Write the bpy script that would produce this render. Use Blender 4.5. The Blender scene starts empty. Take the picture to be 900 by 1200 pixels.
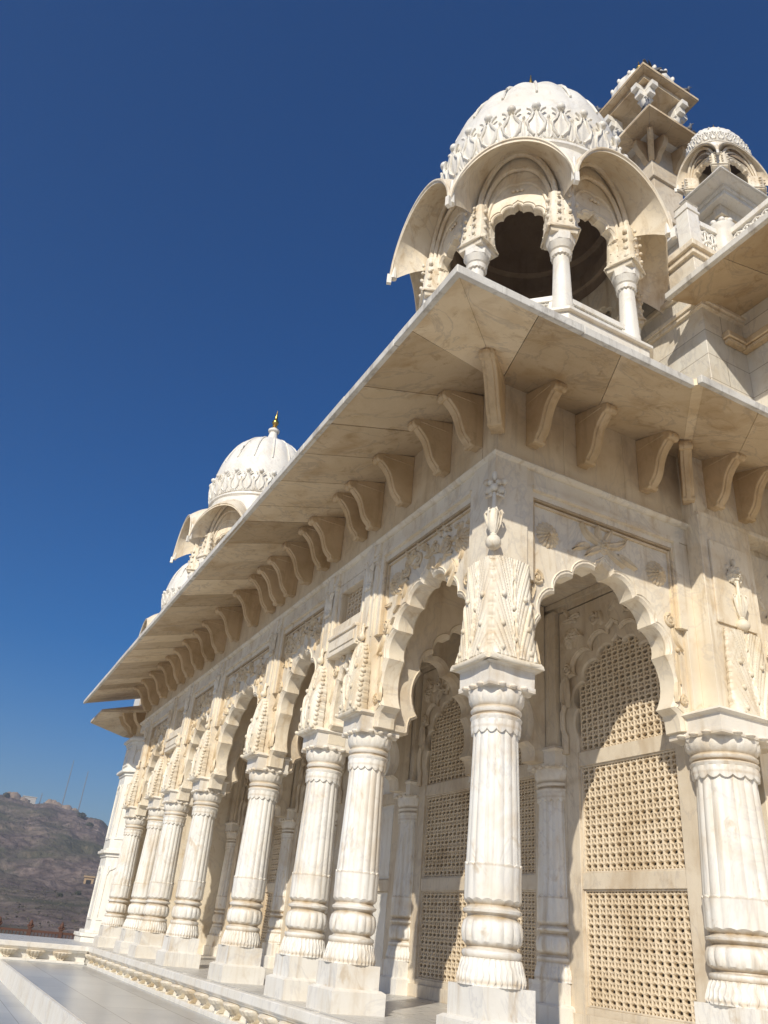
import bpy, bmesh, math, random
from mathutils import Vector, Matrix, noise as mnoise
random.seed(7)
PI = math.pi
sc = bpy.context.scene
COL = sc.collection
rad = math.radians

# ------------------------------------------------------------------ mesh builder
class MB:
    def __init__(s):
        s.v = []; s.f = []
    def add(s, vs, fs):
        o = len(s.v); s.v += [tuple(p) for p in vs]
        s.f += [tuple(i + o for i in f) for f in fs]
    def box(s, x0, x1, y0, y1, z0, z1):
        s.add([(x0,y0,z0),(x1,y0,z0),(x1,y1,z0),(x0,y1,z0),(x0,y0,z1),(x1,y0,z1),(x1,y1,z1),(x0,y1,z1)],
              [(3,2,1,0),(4,5,6,7),(0,1,5,4),(1,2,6,5),(2,3,7,6),(3,0,4,7)])
    def frustum(s, cx, cy, a0, a1, z0, z1, n=4, rot=PI/4):
        k = 1/math.cos(PI/n)
        vs = []
        for a, z in ((a0, z0), (a1, z1)):
            for i in range(n):
                t = rot + 2*PI*i/n
                vs.append((cx + a*k*math.cos(t), cy + a*k*math.sin(t), z))
        fs = [tuple(reversed(range(n))), tuple(range(n, 2*n))]
        fs += [(i, (i+1) % n, n+(i+1) % n, n+i) for i in range(n)]
        s.add(vs, fs)
    def prism(s, poly, axis, a, b):
        """poly: list of 2D points; axis 'x','y','z' extrusion axis"""
        n = len(poly)
        def P(p, t):
            return {'x': (t, p[0], p[1]), 'y': (p[0], t, p[1]), 'z': (p[0], p[1], t)}[axis]
        s.add([P(p, a) for p in poly] + [P(p, b) for p in poly],
              [tuple(range(n-1, -1, -1)), tuple(range(n, 2*n))] + [(i, (i+1) % n, n+(i+1) % n, n+i) for i in range(n)])
    def hexa(s, b, t):
        s.add(list(b)+list(t), [(3,2,1,0),(4,5,6,7),(0,1,5,4),(1,2,6,5),(2,3,7,6),(3,0,4,7)])
    def lathe(s, prof, n=48, cx=0, cy=0, cz=0, sx=1, sy=1, cap=True, fn=None):
        vs = []; m = len(prof)
        for p in prof:
            r, z = p[0], p[1]
            a = p[2] if len(p) > 2 else 0; k = p[3] if len(p) > 3 else 8; zs = p[4] if len(p) > 4 else 0
            for i in range(n):
                t = 2*PI*i/n
                c = abs(math.cos(k*t))
                rr = r*(1 + a*(c - 1)); zz = z + zs*c
                vs.append((cx + rr*math.cos(t)*sx, cy + rr*math.sin(t)*sy, cz + zz))
        fs = []
        for j in range(m-1):
            for i in range(n):
                i2 = (i+1) % n
                fs.append((j*n+i, j*n+i2, (j+1)*n+i2, (j+1)*n+i))
        if cap:
            fs.append(tuple(reversed(range(n)))); fs.append(tuple(range((m-1)*n, m*n)))
        s.add(vs, fs)
    def ball(s, x, y, z, r, sx=1, sy=1, sz=1, n=10, m=6):
        vs = [(x, y, z - r*sz)]; fs = []
        for j in range(1, m):
            ph = -PI/2 + PI*j/m
            for i in range(n):
                t = 2*PI*i/n
                vs.append((x + r*sx*math.cos(ph)*math.cos(t), y + r*sy*math.cos(ph)*math.sin(t), z + r*sz*math.sin(ph)))
        vs.append((x, y, z + r*sz)); L = len(vs)-1
        for i in range(n):
            fs.append((0, 1+(i+1) % n, 1+i)); fs.append((L, 1+(m-2)*n+i, 1+(m-2)*n+(i+1) % n))
        for j in range(m-2):
            for i in range(n):
                a = 1+j*n; fs.append((a+i, a+(i+1) % n, a+n+(i+1) % n, a+n+i))
        s.add(vs, fs)
    def tube(s, pts, r, n=6, up=(0.3,0.2,1), taper=None):
        pts = [Vector(p) for p in pts]; vs = []; m = len(pts)
        for j, p in enumerate(pts):
            d = (pts[min(j+1, m-1)] - pts[max(j-1, 0)]).normalized()
            u = d.cross(Vector(up))
            if u.length < 1e-4: u = d.cross(Vector((1,0,0)))
            u.normalize(); w = d.cross(u)
            rr = r if taper is None else r*taper(j/(m-1))
            for i in range(n):
                t = 2*PI*i/n
                vs.append(tuple(p + u*rr*math.cos(t) + w*rr*math.sin(t)))
        fs = [tuple(range(n-1,-1,-1)), tuple(range((m-1)*n, m*n))]
        for j in range(m-1):
            for i in range(n):
                fs.append((j*n+i, j*n+(i+1) % n, (j+1)*n+(i+1) % n, (j+1)*n+i))
        s.add(vs, fs)
    def grid(s, fn, nu, nv, flip=False):
        vs = [fn(i/nu, j/nv) for j in range(nv+1) for i in range(nu+1)]
        fs = []
        for j in range(nv):
            for i in range(nu):
                a = j*(nu+1)+i
                q = (a, a+1, a+nu+2, a+nu+1)
                fs.append(q[::-1] if flip else q)
        s.add(vs, fs)
    def shell(s, fa, fb, nu, nv):
        """closed sheet between two surfaces"""
        W = nu+1; N = W*(nv+1)
        vs = [fa(i/nu, j/nv) for j in range(nv+1) for i in range(W)] + [fb(i/nu, j/nv) for j in range(nv+1) for i in range(W)]
        fs = []
        for j in range(nv):
            for i in range(nu):
                a = j*W+i
                fs.append((a, a+1, a+W+1, a+W)); fs.append((N+a+W, N+a+W+1, N+a+1, N+a))
        for i in range(nu):
            fs.append((N+i, N+i+1, i+1, i)); b = nv*W+i; fs.append((b, b+1, N+b+1, N+b))
        for j in range(nv):
            a = j*W; fs.append((a, a+W, N+a+W, N+a)); b = a+nu; fs.append((N+b, N+b+W, b+W, b))
        s.add(vs, fs)
    def xf(s, M, start=0):
        for i in range(start, len(s.v)):
            s.v[i] = tuple(M @ Vector(s.v[i]))
    def mesh(s, name, mat, smooth=35):
        me = bpy.data.meshes.new(name)
        me.from_pydata(s.v, [], s.f); me.validate(); 
        bm = bmesh.new(); bm.from_mesh(me)
        bmesh.ops.recalc_face_normals(bm, faces=bm.faces); bm.to_mesh(me); bm.free()
        if smooth:
            me.polygons.foreach_set('use_smooth', [True]*len(me.polygons))
            me.set_sharp_from_angle(angle=rad(smooth))
        me.materials.append(mat); me.update()
        return me
    def build(s, name, mat, parent=None, loc=(0,0,0), rz=0, smooth=35, bevel=0, scale=None):
        o = bpy.data.objects.new(name, s.mesh(name, mat, smooth)); COL.objects.link(o)
        o.location = loc; o.rotation_euler = (0,0,rz)
        if scale: o.scale = scale
        if parent: o.parent = parent
        if bevel:
            b = o.modifiers.new('edge', 'BEVEL'); b.width = bevel; b.segments = 2; b.limit_method = 'ANGLE'; b.angle_limit = rad(40)
        return o

def thing(name, label, cat, loc=(0,0,0), rz=0, group=None):
    o = bpy.data.objects.new(name, None); COL.objects.link(o)
    o.location = loc; o.rotation_euler = (0,0,rz)
    o['label'] = label; o['category'] = cat
    if group: o['group'] = group
    return o
def tag(o, label=None, cat=None, group=None, kind=None):
    for k, v in (('label',label),('category',cat),('group',group),('kind',kind)):
        if v: o[k] = v
    return o
def kids(o):
    return [c for c in bpy.data.objects if c.parent == o]
def dup(o, parent=None, loc=None, rz=None):
    c = o.copy(); COL.objects.link(c)
    c.parent = parent
    if loc is not None: c.location = loc
    if rz is not None: c.rotation_euler = (0,0,rz)
    for k in kids(o): dup(k, c)
    return c
LEFT = -PI/2     # facade-local frame turned to the long (left) front

# ------------------------------------------------------------------ materials
def nodes(name):
    m = bpy.data.materials.new(name); m.use_nodes = True
    nt = m.node_tree; b = nt.nodes['Principled BSDF']
    return m, nt, b
def N(nt, t, **kw):
    n = nt.nodes.new(t)
    for k, v in kw.items():
        if k in n.inputs: n.inputs[k].default_value = v
        else: setattr(n, k, v)
    return n
def ramp(nt, fac, stops):
    r = nt.nodes.new('ShaderNodeValToRGB'); nt.links.new(fac, r.inputs[0])
    e = r.color_ramp.elements
    e[0].position, e[0].color = stops[0][0], (*stops[0][1], 1)
    e[1].position, e[1].color = stops[-1][0], (*stops[-1][1], 1)
    for p, c in stops[1:-1]:
        q = e.new(p); q.color = (*c, 1)
    return r
def mix(nt, fac, a, b, typ='MIX'):
    m = nt.nodes.new('ShaderNodeMix'); m.data_type = 'RGBA'; m.blend_type = typ
    L = nt.links
    for sock, val in ((m.inputs[0], fac), (m.inputs[6], a), (m.inputs[7], b)):
        if isinstance(val, (int, float)): sock.default_value = val
        elif isinstance(val, tuple): sock.default_value = (*val, 1)
        else: L.new(val, sock)
    return m.outputs[2]
def g3(v): return (v, v, v)

def stone(name, base, dark, stain, stain_amt=.5, vein_amt=.5, rough=.42, streak=.4, bump=.25, scale=1.0, slabs=None, island=0, rings=(), blotch=.3):
    m, nt, b = nodes(name); L = nt.links
    geo = N(nt, 'ShaderNodeNewGeometry')
    def noise(sc_, det=6, mapping=None, dist=0., ro=.6):
        n = N(nt, 'ShaderNodeTexNoise', Scale=sc_*scale, Detail=det, Roughness=ro, Distortion=dist)
        if mapping:
            mp = N(nt, 'ShaderNodeMapping'); mp.inputs['Scale'].default_value = mapping
            L.new(geo.outputs['Position'], mp.inputs[0]); L.new(mp.outputs[0], n.inputs['Vector'])
        else: L.new(geo.outputs['Position'], n.inputs['Vector'])
        return n
    cloud = noise(1.3, 8)
    c1 = ramp(nt, cloud.outputs['Fac'], [(.3, dark), (.62, base)])
    # grey veins
    v = noise(.9, 5, (1, 1.4, .8), 1.6)
    vr = ramp(nt, v.outputs['Fac'], [(.475, g3(0)), (.5, g3(1)), (.525, g3(0))])
    vm = N(nt, 'ShaderNodeMath', operation='MULTIPLY'); L.new(vr.outputs[0], vm.inputs[0]); vm.inputs[1].default_value = vein_amt
    col = mix(nt, vm.outputs[0], c1.outputs[0], tuple(x*.62 for x in (base[0], base[1]*1.0, base[2]*1.08)))
    # warm patches
    w = noise(2.1, 7, None, .6)
    wr = ramp(nt, w.outputs['Fac'], [(.5, g3(0)), (.74, g3(1))])
    wm = N(nt, 'ShaderNodeMath', operation='MULTIPLY'); L.new(wr.outputs[0], wm.inputs[0]); wm.inputs[1].default_value = stain_amt
    col = mix(nt, wm.outputs[0], col, stain)
    # rain streaks, long in z
    s_ = noise(7, 4, (1, 1, .08))
    sr = ramp(nt, s_.outputs['Fac'], [(.54, g3(0)), (.72, g3(1))])
    sm = N(nt, 'ShaderNodeMath', operation='MULTIPLY'); L.new(sr.outputs[0], sm.inputs[0]); sm.inputs[1].default_value = streak
    col = mix(nt, sm.outputs[0], col, tuple(x*.8 for x in stain))
    # blotches of old damp, and ochre tide-marks left at given heights of the piece itself
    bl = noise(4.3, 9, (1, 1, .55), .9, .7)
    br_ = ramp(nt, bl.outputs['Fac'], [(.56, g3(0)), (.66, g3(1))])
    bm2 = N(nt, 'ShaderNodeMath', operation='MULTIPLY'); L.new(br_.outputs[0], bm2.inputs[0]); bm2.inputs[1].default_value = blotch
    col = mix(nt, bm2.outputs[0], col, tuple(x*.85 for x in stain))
    for zc, hw_, amt in rings:
        tc = N(nt, 'ShaderNodeTexCoord'); sx_ = N(nt, 'ShaderNodeSeparateXYZ'); L.new(tc.outputs['Object'], sx_.inputs[0])
        wob = noise(5.5, 5)
        d0 = N(nt, 'ShaderNodeMath', operation='SUBTRACT'); L.new(sx_.outputs['Z'], d0.inputs[0]); d0.inputs[1].default_value = zc
        d1 = N(nt, 'ShaderNodeMath', operation='ABSOLUTE'); L.new(d0.outputs[0], d1.inputs[0])
        d2 = N(nt, 'ShaderNodeMath', operation='DIVIDE'); L.new(d1.outputs[0], d2.inputs[0]); d2.inputs[1].default_value = hw_
        d3 = N(nt, 'ShaderNodeMath', operation='ADD'); L.new(d2.outputs[0], d3.inputs[0]); L.new(wob.outputs['Fac'], d3.inputs[1])
        rg = ramp(nt, d3.outputs[0], [(.42, g3(amt)), (1.0, g3(0))])
        col = mix(nt, rg.outputs[0], col, tuple(x*.72 for x in stain))
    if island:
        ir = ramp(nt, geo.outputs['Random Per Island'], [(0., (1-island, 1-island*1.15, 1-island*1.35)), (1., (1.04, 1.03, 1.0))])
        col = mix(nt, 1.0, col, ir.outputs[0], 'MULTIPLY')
    if slabs:
        br = N(nt, 'ShaderNodeTexBrick', Scale=1.0)
        br.inputs['Color1'].default_value = (1,1,1,1); br.inputs['Color2'].default_value = (.86,.88,.9,1); br.inputs['Mortar'].default_value = (.45,.42,.38,1)
        br.inputs['Mortar Size'].default_value = .006; br.inputs['Brick Width'].default_value = slabs[0]; br.inputs['Row Height'].default_value = slabs[1]
        mp = N(nt, 'ShaderNodeMapping'); mp.inputs['Rotation'].default_value = slabs[2]
        L.new(geo.outputs['Position'], mp.inputs[0]); L.new(mp.outputs[0], br.inputs['Vector'])
        col = mix(nt, 1.0, col, br.outputs['Color'], 'MULTIPLY')
    L.new(col, b.inputs['Base Color'])
    fine = noise(38, 5); med = noise(6, 6)
    ad = N(nt, 'ShaderNodeMath', operation='MULTIPLY_ADD'); L.new(fine.outputs['Fac'], ad.inputs[0]); ad.inputs[1].default_value = .35; L.new(med.outputs['Fac'], ad.inputs[2])
    bp = N(nt, 'ShaderNodeBump', Strength=bump, Distance=.02); L.new(ad.outputs[0], bp.inputs['Height']); L.new(bp.outputs[0], b.inputs['Normal'])
    rr = ramp(nt, med.outputs['Fac'], [(.3, g3(rough-.08)), (.7, g3(rough+.15))]); L.new(rr.outputs[0], b.inputs['Roughness'])
    b.inputs['Specular IOR Level'].default_value = .35
    return m

MARBLE = stone('cream_marble', (.84,.76,.615), (.74,.64,.48), (.58,.41,.21), .5, .4, streak=.55, blotch=.45)
WHITE = stone('white_marble', (.84,.815,.75), (.78,.74,.65), (.64,.51,.33), .28, .3, streak=.25)
CARVED = stone('carved_marble', (.83,.765,.64), (.71,.62,.46), (.54,.37,.18), .55, .15, streak=.45, blotch=.5)
UPW = stone('upper_wall_marble', (.78,.66,.48), (.66,.53,.35), (.42,.28,.13), .45, .3, streak=.3)
EDGE = stone('weathered_edge', (.74,.71,.64), (.62,.585,.51), (.34,.30,.25), .4, .2, streak=.75, blotch=.5, rough=.7, bump=.5)
FOL = stone('foliage_marble', (.76,.635,.45), (.62,.49,.31), (.50,.34,.16), .6, .1, streak=.3, blotch=.5)
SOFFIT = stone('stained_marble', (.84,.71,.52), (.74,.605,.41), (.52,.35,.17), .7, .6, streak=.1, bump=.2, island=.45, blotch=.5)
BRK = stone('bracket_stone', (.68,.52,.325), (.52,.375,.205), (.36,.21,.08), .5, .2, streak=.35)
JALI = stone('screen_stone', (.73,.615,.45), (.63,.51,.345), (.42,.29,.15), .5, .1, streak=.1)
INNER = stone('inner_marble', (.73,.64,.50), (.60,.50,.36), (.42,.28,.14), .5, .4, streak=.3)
BLOCK = stone('ashlar_marble', (.78,.73,.63), (.69,.62,.50), (.58,.45,.28), .4, .45, streak=.2, slabs=(1.15,.42,(rad(90),0,0)))
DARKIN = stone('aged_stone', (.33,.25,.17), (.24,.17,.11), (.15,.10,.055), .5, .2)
FLOORM = stone('polished_floor', (.66,.63,.57), (.61,.58,.52), (.50,.44,.35), .15, .1, rough=.3, streak=0, bump=0.0, blotch=.1, slabs=(1.4,.9,(0,0,0)))
def paving():
    m, nt, b = nodes('terrace_marble'); L = nt.links; geo = N(nt, 'ShaderNodeNewGeometry')
    br = N(nt, 'ShaderNodeTexBrick', Scale=1.0); br.offset = .5
    for k, c in (('Color1',(.52,.52,.505,1)),('Color2',(.44,.445,.44,1)),('Mortar',(.27,.255,.23,1))): br.inputs[k].default_value = c
    br.inputs['Mortar Size'].default_value = .006; br.inputs['Brick Width'].default_value = 1.7; br.inputs['Row Height'].default_value = .85
    mp = N(nt, 'ShaderNodeMapping'); mp.inputs['Rotation'].default_value = (0,0,rad(90)); L.new(geo.outputs['Position'], mp.inputs[0]); L.new(mp.outputs[0], br.inputs['Vector'])
    n1 = N(nt, 'ShaderNodeTexNoise', Scale=.9, Detail=4.); L.new(geo.outputs['Position'], n1.inputs['Vector'])
    r1 = ramp(nt, n1.outputs['Fac'], [(.3,(.9,.9,.89)),(.7,(1.05,1.04,1.02))])
    n2 = N(nt, 'ShaderNodeTexNoise', Scale=3.1, Detail=8., Roughness=.75); L.new(geo.outputs['Position'], n2.inputs['Vector'])
    r2 = ramp(nt, n2.outputs['Fac'], [(.6,(1,1,1)),(.75,(.82,.78,.7))])
    c = mix(nt, 1.0, br.outputs['Color'], r1.outputs[0], 'MULTIPLY'); c = mix(nt, 1.0, c, r2.outputs[0], 'MULTIPLY')
    L.new(c, b.inputs['Base Color']); b.inputs['Roughness'].default_value = .27; b.inputs['Specular IOR Level'].default_value = .4
    return m
TERR = paving()
COLM = stone('column_marble', (.84,.815,.75), (.77,.73,.64), (.58,.42,.23), .45, .35, streak=.6, blotch=.5, rings=((.69,.07,.85),(.90,.07,.95),(.985,.07,.95),(.62,.05,.6),(.45,.05,.5),(1.275,.03,.5),(2.515,.06,.95),(2.40,.04,.4)))
CAPM = stone('capital_marble', (.84,.80,.72), (.77,.71,.60), (.60,.45,.26), .4, .2, streak=.45, rings=((2.58,.06,.8),(2.745,.04,.5)))
def plain(name, c, rough=.5, metal=0):
    m, nt, b = nodes(name)
    n = N(nt, 'ShaderNodeTexNoise', Scale=14., Detail=4)
    r = ramp(nt, n.outputs['Fac'], [(.3, tuple(x*.75 for x in c)), (.7, c)])
    nt.links.new(r.outputs[0], b.inputs['Base Color'])
    b.inputs['Roughness'].default_value = rough; b.inputs['Metallic'].default_value = metal
    return m
GOLD = plain('gilt', (.80,.50,.12), .3, 1)
RUST = plain('rusty_iron', (.13,.06,.04), .8)
STEEL = plain('mast_steel', (.25,.27,.30), .6)
PGREY = plain('pigeon_grey', (.13,.14,.17), .6)
PDARK = plain('pigeon_dark', (.05,.055,.07), .6)
PINK = plain('pigeon_foot', (.4,.15,.12), .6)
OCHRE = plain('ochre_plaster', (.52,.36,.20), .9)
PALE = plain('pale_plaster', (.6,.56,.5), .9)
DOORW = plain('dark_opening', (.03,.025,.02), .9)

# ------------------------------------------------------------------ ornaments
def arc2(a, b, sag, n=6):
    """points from a to b (exclusive of a) bulging to the left of a->b by sag"""
    ax, az = a; bx, bz = b; dx, dz = bx-ax, bz-az; L = math.hypot(dx, dz)
    nx, nz = -dz/L, dx/L
    h = sag*L; R = (L*L/4 + h*h)/(2*h); th = 2*math.asin(min(1, L/2/R))
    out = []
    for i in range(1, n+1):
        t = -th/2 + th*i/n
        u = R*math.sin(t); w = R*math.cos(t) - (R-h)
        out.append(((ax+bx)/2 + dx/L*u + nx*w, (az+bz)/2 + dz/L*u + nz*w))
    return out
TIPS = [(.83,3.02),(.82,3.58),(.65,3.88),(.41,4.12),(.11,4.29)]
def outline(sx=1.0, z0=2.8, sz=1.0, tips=TIPS, foot=True, sag=.24):
    """left foot to right foot of a cusped arch, local (d, z)"""
    h = [(.95,2.80),(.945,2.90),(.92,2.97)] if foot else []
    h = h + [tips[0]]
    for i in range(len(tips)-1):
        h += arc2(tips[i], tips[i+1], -(.17 if i == 0 else sag), 7)
    h += [(.085,4.345),(.035,4.375),(0,4.42)]
    h = [(d*sx, z0 + (z-2.8)*sz) for d, z in h]
    return [(-d, z) for d, z in h] + [(d, z) for d, z in reversed(h[:-1])]
def arch_panel(mb, ol, W, ztop, yf, yb, zc=None, chamfer=.025, topf=None):
    n = len(ol); zb = ol[0][1]
    zc = zc if zc is not None else zb + .25*(ztop-zb)
    tf = topf or (lambda d: ztop)
    def proj(p):
        d, z = p
        if z <= zc + 1e-6: return (math.copysign(W, d), z, 's')
        k1 = W/abs(d) if abs(d) > 1e-6 else 1e9
        k2 = (ztop-zc)/(z-zc)
        if k1 < k2:
            zz = min(zc + (z-zc)*k1, tf(W)); return (math.copysign(W, d), zz, 's')
        dd = d*k2; return (dd, tf(dd), 't')
    out = [proj(p) for p in ol]
    cx = [(-d if False else d, z) for d, z in ol]
    # front chamfer: offset outline outwards (away from opening)
    off = []
    for i, (d, z) in enumerate(ol):
        a = ol[max(0, i-1)]; b = ol[min(n-1, i+1)]
        tx, tz = b[0]-a[0], b[1]-a[1]; L = math.hypot(tx, tz) or 1
        off.append((d - tz/L*chamfer, z + tx/L*chamfer))
    o = len(mb.v); vs = []; fs = []
    for i in range(n):
        vs += [(out[i][0], yf, out[i][1]), (off[i][0], yf, off[i][1]), (ol[i][0], yf+chamfer, ol[i][1]),
               (ol[i][0], yb-chamfer, ol[i][1]), (off[i][0], yb, off[i][1]), (out[i][0], yb, out[i][1])]
    for i in range(n-1):
        a = 6*i; b = 6*(i+1)
        for k in range(5):
            if k in (0, 4) and out[i][2] != out[i+1][2]:
                sgn = 1 if (out[i][0]+out[i+1][0]) > 0 else -1
                vs.append((sgn*W, yf if k == 0 else yb, tf(W))); c = len(vs)-1
                fs.append((a, c, b, b+1, a+1) if k == 0 else (a+4, b+4, b+5, c, a+5))
            else:
                fs.append((a+k, b+k, b+k+1, a+k+1))
    fs.append(tuple(range(6))); fs.append(tuple(6*(n-1)+k for k in range(6)))
    mb.add(vs, fs)
def rim(mb, ol, yf, w=.03, t=.02, off=.05):
    """raised moulding following an outline"""
    n = len(ol); pa = []; pb = []
    for i, (d, z) in enumerate(ol):
        a = ol[max(0, i-2)]; b = ol[min(n-1, i+2)]
        tx, tz = b[0]-a[0], b[1]-a[1]; L = math.hypot(tx, tz) or 1
        nx, nz = -tz/L, tx/L
        pa.append((d+nx*off, z+nz*off)); pb.append((d+nx*(off+w), z+nz*(off+w)))
    vs = []
    for i in range(n):
        vs += [(pa[i][0], yf, pa[i][1]), (pa[i][0]*.5+pb[i][0]*.5, yf-t, pa[i][1]*.5+pb[i][1]*.5), (pb[i][0], yf, pb[i][1])]
    fs = []
    for i in range(n-1):
        a = 3*i; fs += [(a, a+3, a+4, a+1), (a+1, a+4, a+5, a+2)]
    mb.add(vs, fs)
def leaf(mb, x, z, ang, L, w, y, h=.02, curl=.3, seg=5):
    """carved leaf lying on a wall plane y, tip towards ang, raised by h, with a midrib"""
    vs = []; c, s = math.cos(ang), math.sin(ang)
    for i in range(seg+1):
        t = i/seg; ww = w*math.sin(PI*min(.97, .12+.88*t))**.8*(1-.25*t) * (1 + .18*(i % 2))
        bx = L*t; bz = curl*L*t*t
        for k, hh in ((-1, 0), (-.5, .9), (0, .55), (.5, .9), (1, 0)):
            lx, lz = bx, bz + k*ww
            vs.append((x + lx*c - lz*s, y - h*hh*(.5+.8*t) - (.006 if hh else -.004), z + lx*s + lz*c))
    fs = []
    for i in range(seg):
        for k in range(4):
            a = i*5+k; fs.append((a, a+1, a+6, a+5))
    mb.add(vs, fs)
def rosette(mb, x, z, r, y, n=16):
    for rr, k, hh in ((1., n, .034), (.66, n-4, .055), (.36, 8, .075)):
        seg = k*4; vs = [(x, y-hh, z)]; 
        for q, (f, h2) in enumerate(((.45, hh), (.8, hh*.9), (1., 0))):
            for i in range(seg):
                t = 2*PI*i/seg; c = abs(math.cos(k*t/2))
                R = r*rr*f*(1 - (.14 if q == 2 else .03)*(1-c))
                vs.append((x + R*math.cos(t), y - h2*(.45+.55*c), z + R*math.sin(t)))
        fs = [(0, 1+i, 1+(i+1) % seg) for i in range(seg)]
        for q in range(2):
            for i in range(seg):
                a = 1+q*seg; fs.append((a+i, a+(i+1) % seg, a+seg+(i+1) % seg, a+seg+i))
        mb.add(vs, fs)
    mb.ball(x, y-.07, z, r*.16, 1, .6, 1)
def scroll(mb, x, z, r, y, sgn=1, turns=1.6, w=.02):
    pts = []
    for i in range(26):
        t = i/25; a = sgn*t*turns*2*PI + PI/2
        R = r*(1-.8*t); pts.append((x + R*math.cos(a), y-.012, z + R*math.sin(a)))
    mb.tube(pts, w, 6)
    mb.ball(x, y-.015, z, r*.28, 1, .7, 1)
def acanthus(mb, w0, w1, z0, z1, yf, nu=44, nv=66, sw=1.0, ogive=False):
    """tall leafy carving clinging to a post face (plane y = yf), swelling outwards at its foot"""
    def H(s, t):
        a_ = abs(s)
        psi = t - .80*a_**.62
        row = psi*2.3 + .35; fr = row - math.floor(row)
        rib = math.sqrt(abs(math.sin(psi*PI*8.5 + .4*math.sin(5*t))))
        tier = .026*fr**1.5*(.4+.6*a_)
        mid = -.012 if a_ < .045 else (.008 if a_ < .10 else 0)
        return .012 + tier + .018*rib*(.45+.55*a_**.5) + mid
    def surf(u, v):
        s = 2*u-1; t = v
        w = w0*(1-t) + w1*t + .03*math.exp(-((t-.0)/.05)**2)
        swell = .085*(1-t)**2.2 + .02
        if ogive:
            w *= max(0, 1 - max(0, (t-.42)/.581)**2.4)**.5*.98 + .02
            swell = .03 + .115*max(0, math.sin(PI*min(1, .30+.70*t)))**1.3*(1-.35*t)
        z = z0 + (z1-z0)*t
        x = s*w
        edge = 1-abs(s)**9
        crown = 1 - .10*s*s - .025*abs(math.sin(s*9))
        if t > .86: z = z0 + (z1-z0)*(.86 + (t-.86)*max(0, (crown-.0)))
        h = swell*(.55+.45*edge) + H(s, t)*edge
        if abs(s) > .9: x += math.copysign(.020*abs(math.sin((t-.62)*PI*8.5)) - .008, s)
        if t < .05: h = swell + .03*math.cos((t/.05-.4)*PI/2)
        return (x, yf-h*sw, z)
    def skin(u, v):
        p = surf(u, v)
        return p
    mb.shell(lambda u, v: (surf(u, v)[0]*.97, yf+.012, surf(u, v)[2]), skin, nu, nv)
    for s, t in ((0,.22),(0,.52),(-.6,.34),(.6,.34),(-.55,.62),(.55,.62),(0,.8),(-.62,.12),(.62,.12)):
        x, y, z = surf((s+1)/2, t); mb.ball(x, y-.008*sw, z, .026*sw, 1, .9, 1.1)
    # rolled lip along the foot
    pts = [(-w0*1.03 + 2.06*w0*i/16, yf-(.105+.015*math.cos((i/8-1)*PI/2))*sw, z0+.012+.02*abs((i/8-1))**2) for i in range(17)]
    mb.tube(pts, .028*sw, 8)
    if ogive:      # beaded, scalloped border of the leaf
        for k in range(15):
            for s in (-1, 1):
                x, y, z = surf((.97*s+1)/2, .03+.9*k/14); mb.ball(x, y-.0, z, .026, .9, 1.2, 1, 8, 5)
def pendant(mb, z, y, diag=False, k=1.0):
    mb.ball(0, y, z, .068*k, 1, 1, 1, 14, 9)
    mb.lathe([(.026*k,.055),(.034*k,.075),(.024*k,.095),(.042*k,.13,.12,5),(.062*k,.2,.14,5),(.066*k,.27,.18,5),(.05*k,.34,.2,5),(.034*k,.36,.1,5),(.02*k,.37),(.017*k,.52),(.012*k,.56)], 20, 0, y, z)
    for a in range(6):
        t = a*PI/3; mb.tube([(.02*math.cos(t), y+.02*math.sin(t), z+.1),(.055*k*math.cos(t), y+.055*k*math.sin(t), z+.2),(.078*k*math.cos(t), y+.078*k*math.sin(t), z+.31),(.062*k*math.cos(t), y+.062*k*math.sin(t), z+.35)], .014, 5)
    for a in (-1, 1):
        mb.ball(a*.06, y+.03, z+.6, .05, 1, .7, 1); mb.ball(a*.085, y+.035, z+.7, .04, 1, .7, 1); mb.ball(a*.04, y+.01, z+.68, .035)
        mb.tube([(a*.02,y+.01,z+.55),(a*.09,y+.03,z+.52),(a*.11,y+.035,z+.58)], .018, 5)
    mb.ball(0, y, z+.62, .045); mb.ball(0, y+.01, z+.76, .04, .8, .8, 1.5)

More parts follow.
